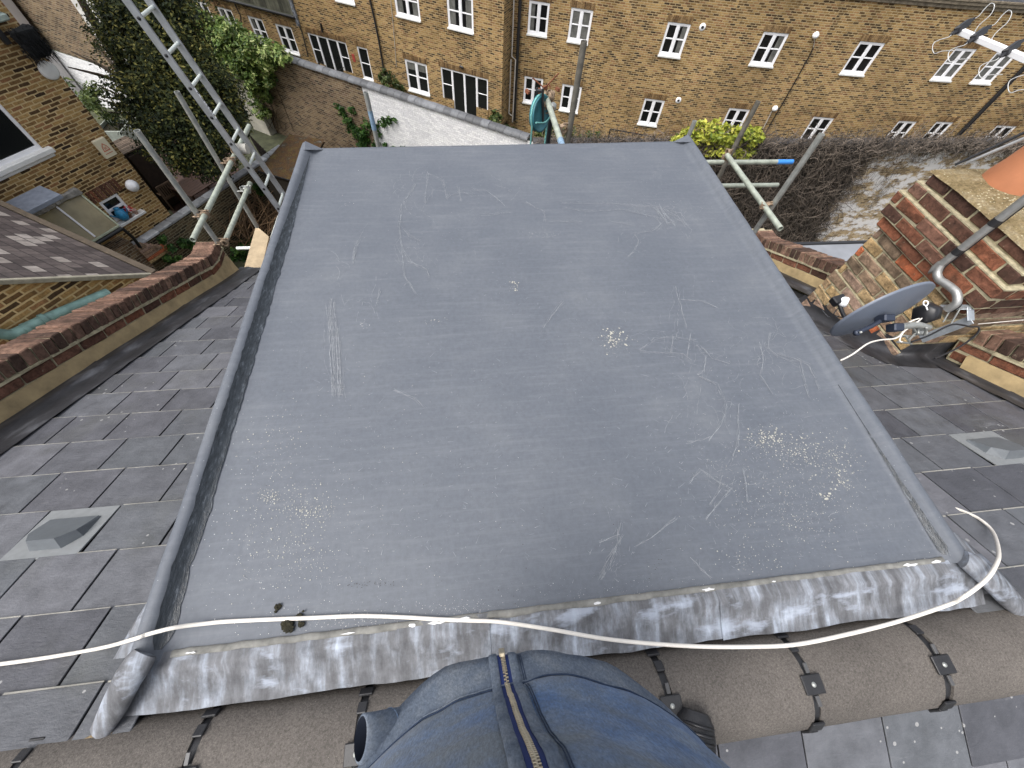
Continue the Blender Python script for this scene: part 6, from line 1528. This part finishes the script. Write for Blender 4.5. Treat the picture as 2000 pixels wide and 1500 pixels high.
V=[(X0,-.32,.52),(X0,-.33,.75),(X0,-.35,1.0),(X0,-.37,1.14),(X0,-.36,1.24),(X0,-.34,1.33),(X0,-.33,1.45),
   (X0-.12,-.35,.45),(X0-.22,-.36,.12),(X0-.30,-.50,-.24),(X0-.32,-.44,-.30),
   (X0+.12,-.36,.45),(X0+.30,-.43,.20),(X0+.48,-.53,.04),(X0+.50,-.50,-.02),
   (X0-.19,-.37,1.14),(X0-.27,-.34,.93),(X0-.15,-.18,1.22),(X0-.10,-.165,1.36),
   (X0+.19,-.37,1.14),(X0+.27,-.34,.93),(X0+.13,-.18,1.22),(X0+.05,-.165,1.36)]
E_=[(0,1),(1,2),(2,3),(3,4),(4,5),(5,6),(0,7),(7,8),(8,9),(9,10),(0,11),(11,12),(12,13),(13,14),(3,15),(15,16),(16,17),(17,18),(3,19),(19,20),(20,21),(21,22)]
Rd=[(.15,.13),(.15,.12),(.15,.12),(.12,.10),.055,.075,.085,.09,.065,.045,.045,.09,.065,.045,.045,.06,.045,.034,.026,.06,.045,.034,.026]
body=skinned('body',V,E_,Rd,MT['cloth'],per)
hd=MB(); rows=[]
for j in range(13):
    ph=math.pi*j/12; row=[]
    for i in range(24):
        t=2*math.pi*i/24; r=math.sin(ph); x=.076*r*math.cos(t); y=.098*r*math.sin(t); z=.118*math.cos(ph)
        if y>.05: y+=.018*math.exp(-(x/.016)**2-((z+.01)/.03)**2)
        row.append(Vector((X0+x,-.315+y,1.43+z)))
    rows.append(row)
hd.grid(rows,.5,True,True); head=hd.build('head',MT['skin'],per)
hb=MB(); rows=[]
for j in range(8):
    ph=math.pi*.52*j/7; rows.append([Vector((X0+.084*math.sin(ph)*math.cos(t),-.328+.10*math.sin(ph)*math.sin(t),1.437+.126*math.cos(ph))) for t in [2*math.pi*i/24 for i in range(24)]])
hb.grid(rows,.5,True,True); hb.build('hair',MT['hair'],head)
for s_ in (-1,1):
    m=MB(); m.lathe((X0+s_*.03,-.228,1.435),[(0,.006),(.01,.002),(.011,-.006)],12,.5,Vector((0,1,0))); m.build('eye',MT['slot'],head)
    m=MB(); m.rbox((X0+s_*.078,-.315,1.425),(.008,.018,.028),None,.5,.006); m.build('ear',MT['skin'],head)
m=MB(); m.rbox((X0,-.222,1.372),(.022,.006,.005),None,.5,.003); m.build('mouth',simple('lips',(.35,.12,.10,1),.5),head)
for s_,wx in ((-1,-.05),(1,.08)):      # hands raised to the phone, behind the camera
    V=[(wx,-.165,1.36),(wx-.0,-.155,1.40),(wx-.0,-.145,1.42)]; E2=[(0,1),(1,2)]; R2=[(.026,.020),(.038,.016),(.036,.014)]
    n=3
    for k in range(4):
        bx_=wx-.027+.018*k; L=(.034,.042,.045,.036)[k]
        V+= [(bx_,-.13,1.44),(bx_,-.11,1.44+L),(bx_,-.095,1.44+L+.018)]; E2+= [(2,n),(n,n+1),(n+1,n+2)]; R2+= [.009,.0085,.007]; n+=3
    V+= [(wx-s_*.040,-.14,1.395),(wx-s_*.052,-.125,1.42)]; E2+= [(1,n),(n,n+1)]; R2+= [.011,.009]
    skinned('hand',V,E2,R2,MT['skin'],per,1)
# sweatshirt: lofted rings, front traced, hem rolled at the waist
def fold(x,z): return .012*noise.noise(Vector((x*7,z*5,2)))+.009*noise.noise(Vector((x*15,z*10,6)))+.003*noise.noise(Vector((x*40+z*20,z*22,9)))
def ring(z,a,b,cy,xc=.045,n=72,amp=1,hem=False):
    P=[]
    for k in range(n):
        t=2*math.pi*k/n; x=xc+a*math.cos(t); y=cy+b*math.sin(t); f=fold(x+t*.1,z)*amp
        if hem: 
            f+= .012*math.exp(-((x+.09)/.05)**2)*(1 if y>cy else 0)
        P.append(Vector((x+f*math.cos(t),y+f*math.sin(t),z+(.006*noise.noise(Vector((x*9,0,4))) if hem else 0))))
    return P
R1=[ring(z,a,b,cy,amp=am,hem=h) for z,a,b,cy,am,h in ((.595,.285,.180,-.268,1,False),(.575,.300,.195,-.266,1,True),(.585,.308,.202,-.266,1,True),(.615,.318,.208,-.283,1,True),(.640,.322,.210,-.297,1,False),(.662,.325,.210,-.312,1,False))]
mb=MB(); mb.grid(R1[::-1],.5,True,True); mb.build('waistband',MT['band'],per)
zs=[(.662,.325,.210,-.312),(.669,.329,.2155,-.316),(.70,.330,.218,-.326),(.75,.330,.218,-.336),(.80,.326,.216,-.341),(.86,.320,.213,-.343),(.93,.315,.21,-.343),(1.0,.30,.205,-.345),(1.06,.28,.19,-.35),(1.12,.25,.165,-.36),(1.17,.19,.13,-.365),(1.20,.10,.09,-.365)]
R2=[ring(z,a,b,cy) for z,a,b,cy in zs]
mb=MB(); mb.grid(R2[::-1],.5,True,True); sw=mb.build('sweatshirt',MT['denim'],per)
def surf(x,z,off=0):      # front surface point of the garment at (x,z)
    Z=[(.575,.300,.195,-.266),(.585,.308,.202,-.266),(.615,.318,.208,-.283),(.640,.322,.210,-.297),(.662,.325,.210,-.312)]+zs[1:]
    for p,q in zip(Z[:-1],Z[1:]):
        if p[0]<=z<=q[0]+1e-6:
            u=(z-p[0])/(q[0]-p[0]); a=p[1]+(q[1]-p[1])*u; b=p[2]+(q[2]-p[2])*u; cy=p[3]+(q[3]-p[3])*u; break
    s_=min(.999,max(-.999,(x-.045)/a)); t=math.acos(s_); f=fold(x+t*.1,z); 
    return Vector((x+f*math.cos(t),cy+b*math.sin(t)+f*math.sin(t)+off,z+off*.25))
# seam cord between waistband and body
mb=MB(); mb.tube([surf(.045-.315+.63*k/60,.660,.003) for k in range(2,59)],.0016,6); mb.build('seam',MT['band'],per)
mb=MB(); mb.tube([surf(.045-.315+.63*k/60,.665,.0022) for k in range(2,59)],.0013,6); mb.build('seam_shadow_cord',simple('seam_shadow',(.02,.035,.07,1),.9),per)  # dark cord drawn in as the shadow under the seam
mb=MB()
for s_ in (-1,1):
    for dx_ in (.030,.034): mb.tube([surf(.024+.05*(z-.58)+s_*dx_*.9,z,.0012) for z in [.58+.5*k/30 for k in range(31)]],.0009,5)
mb.build('stitching',simple('dark_stitch',(.02,.035,.07,1),.9),per)
zx=lambda z:.020+.045*(z-.58)
mb=MB(); rows=[[surf(zx(z)+x,z,.0025) for x in (-.0125,-.005,0,.005,.0125)] for z in [.577+.5*k/40 for k in range(41)]]; mb.grid([r[::-1] for r in rows],smooth=True); zp=mb.build('zip_tape',MT['navy'],per)
for s_ in (-1,1):
    mb=MB(); rows=[[surf(zx(z)+s_*x,z,.003+h) for x,h in ((.0105,.001),(.012,.003),(.024,.0025),(.027,.000))] for z in [.577+.5*k/40 for k in range(41)]]
    mb.grid([r[::-1] for r in rows] if s_>0 else rows); mb.build('placket',MT['band'],per)
mb=MB(); z=.60; k=0
while z<1.07:
    p=surf(zx(z),z,.005); q=surf(zx(z),z+.004,.005); d=(q-p).normalized(); w_=Vector((1,0,0)); n_=w_.cross(d)
    mb.rbox(p+w_*(.0016 if k%2 else -.0016),(.0026,.0011,.0016),(w_,d,n_),.5,.0003); z+=.0030; k+=1
mb.build('zip_teeth',MT['brass'],zp)
mb=MB(); p=surf(zx(.588),.588,.006); mb.rbox(p,(.0055,.003,.012),(Vector((1,0,0)),Vector((0,1,0)),Vector((0,-.3,1)).normalized()),.5,.001); p=surf(zx(.603),.603,.008); mb.rbox(p,(.005,.004,.006),None,.5,.0015); mb.build('zip_slider',MT['brass'],zp)
# loose fold of the hem standing open on the left
mb=MB(); ax_=[Vector((-.160,-.170,.560)),Vector((-.188,-.160,.595)),Vector((-.210,-.153,.625)),Vector((-.222,-.149,.645))]; rows=[]
d=(ax_[-1]-ax_[0]).normalized(); u_=d.cross(Vector((0,0,1))).normalized(); v_=u_.cross(d)
for c,r,s2 in zip(ax_,(.044,.038,.034,.033),(.036,.028,.022,.018)):
    rows.append([c+u_*r*math.cos(t)+v_*s2*math.sin(t)+d*.010*math.cos(t) for t in [2*math.pi*k/28 for k in range(28)]])
lipc=rows[-1]; inner=[p+( sum(lipc,Vector())/28-p)*.12+d*.002 for p in lipc]; deep=[p-d*.09 for p in inner]
mb.grid(rows+[inner],.5,True,True); fl=mb.build('hem_fold',MT['band'],per)
mb=MB(); mb.grid([inner,deep],.5,True,True); mb.face(deep); mb.build('shaded_hem_lining',simple('shaded_lining',(.008,.014,.03,1),.95),fl)  # near-black colour stands in for the shade inside the open fold
mb=MB(); mb.tube([ (rows[1][k]+rows[1][(k+1)%28])/2+(rows[1][k]-ax_[1]).normalized()*.001 for k in range(28)]+[(rows[1][0]+rows[1][1])/2],.0012,5,False); mb.build('fold_stitching',MT['denim'],fl)
# right boot on the ridge, black and ribbed
bt=MB(); bc=Vector((.555,-.455,.015)); fx=Vector((.35,.94,0)).normalized(); sx_=Vector((fx.y,-fx.x,0)); rows=[]
for y,w_,h in ((-.17,.030,.05),(-.15,.038,.09),(-.08,.042,.11),(-.02,.042,.09),(.04,.052,.06),(.09,.056,.045),(.13,.052,.04),(.155,.035,.03)):
    c=bc+fx*y; rows.append([c+sx_*(w_*math.cos(t))+Vector((0,0,((h+.004*(int(y*100)%2)) if math.sin(t)>0 else .03)*math.sin(t))) for t in [2*math.pi*k/20 for k in range(20)]])
bt.grid(rows,.5,True,True); bt.face(rows[0]); bt.face(rows[-1][::-1]); b_=bt.build('boot',MT['rubber'],per)
so=MB()
for k in range(9):
    y=-.02+.018*k; w_=.046; so.tube([bc+fx*y+sx_*(w_*math.cos(t))+Vector((0,0,.006+(.075-.25*max(0,y))*math.sin(t))) for t in [math.pi*q/10 for q in range(1,10)]],.0045,5)
for k in range(16): y=-.16+.02*k; w_=.045+.012*math.exp(-((y-.07)/.08)**2); so.rbox(bc+fx*y-Vector((0,0,.028)),(w_+.004,.007,.016),(sx_,fx,Vector((0,0,1))),.5,.003)
so.build('boot_sole',MT['blackp'],b_)
b2=MB(); bc=Vector((-.30,-.48,-.30)); rows=[]
for y,w_,h in ((-.17,.030,.05),(-.15,.038,.09),(-.08,.042,.11),(-.02,.042,.09),(.04,.048,.07),(.09,.050,.055),(.13,.042,.045),(.15,.020,.03)):
    c=bc+fx*y; rows.append([c+sx_*(w_*math.cos(t))+Vector((0,0,(h if math.sin(t)>0 else .03)*math.sin(t))) for t in [2*math.pi*k/20 for k in range(20)]])
b2.grid(rows,.5,True,True); b2.face(rows[0]); b2.face(rows[-1][::-1]); b2.build('boot',MT['rubber'],per)
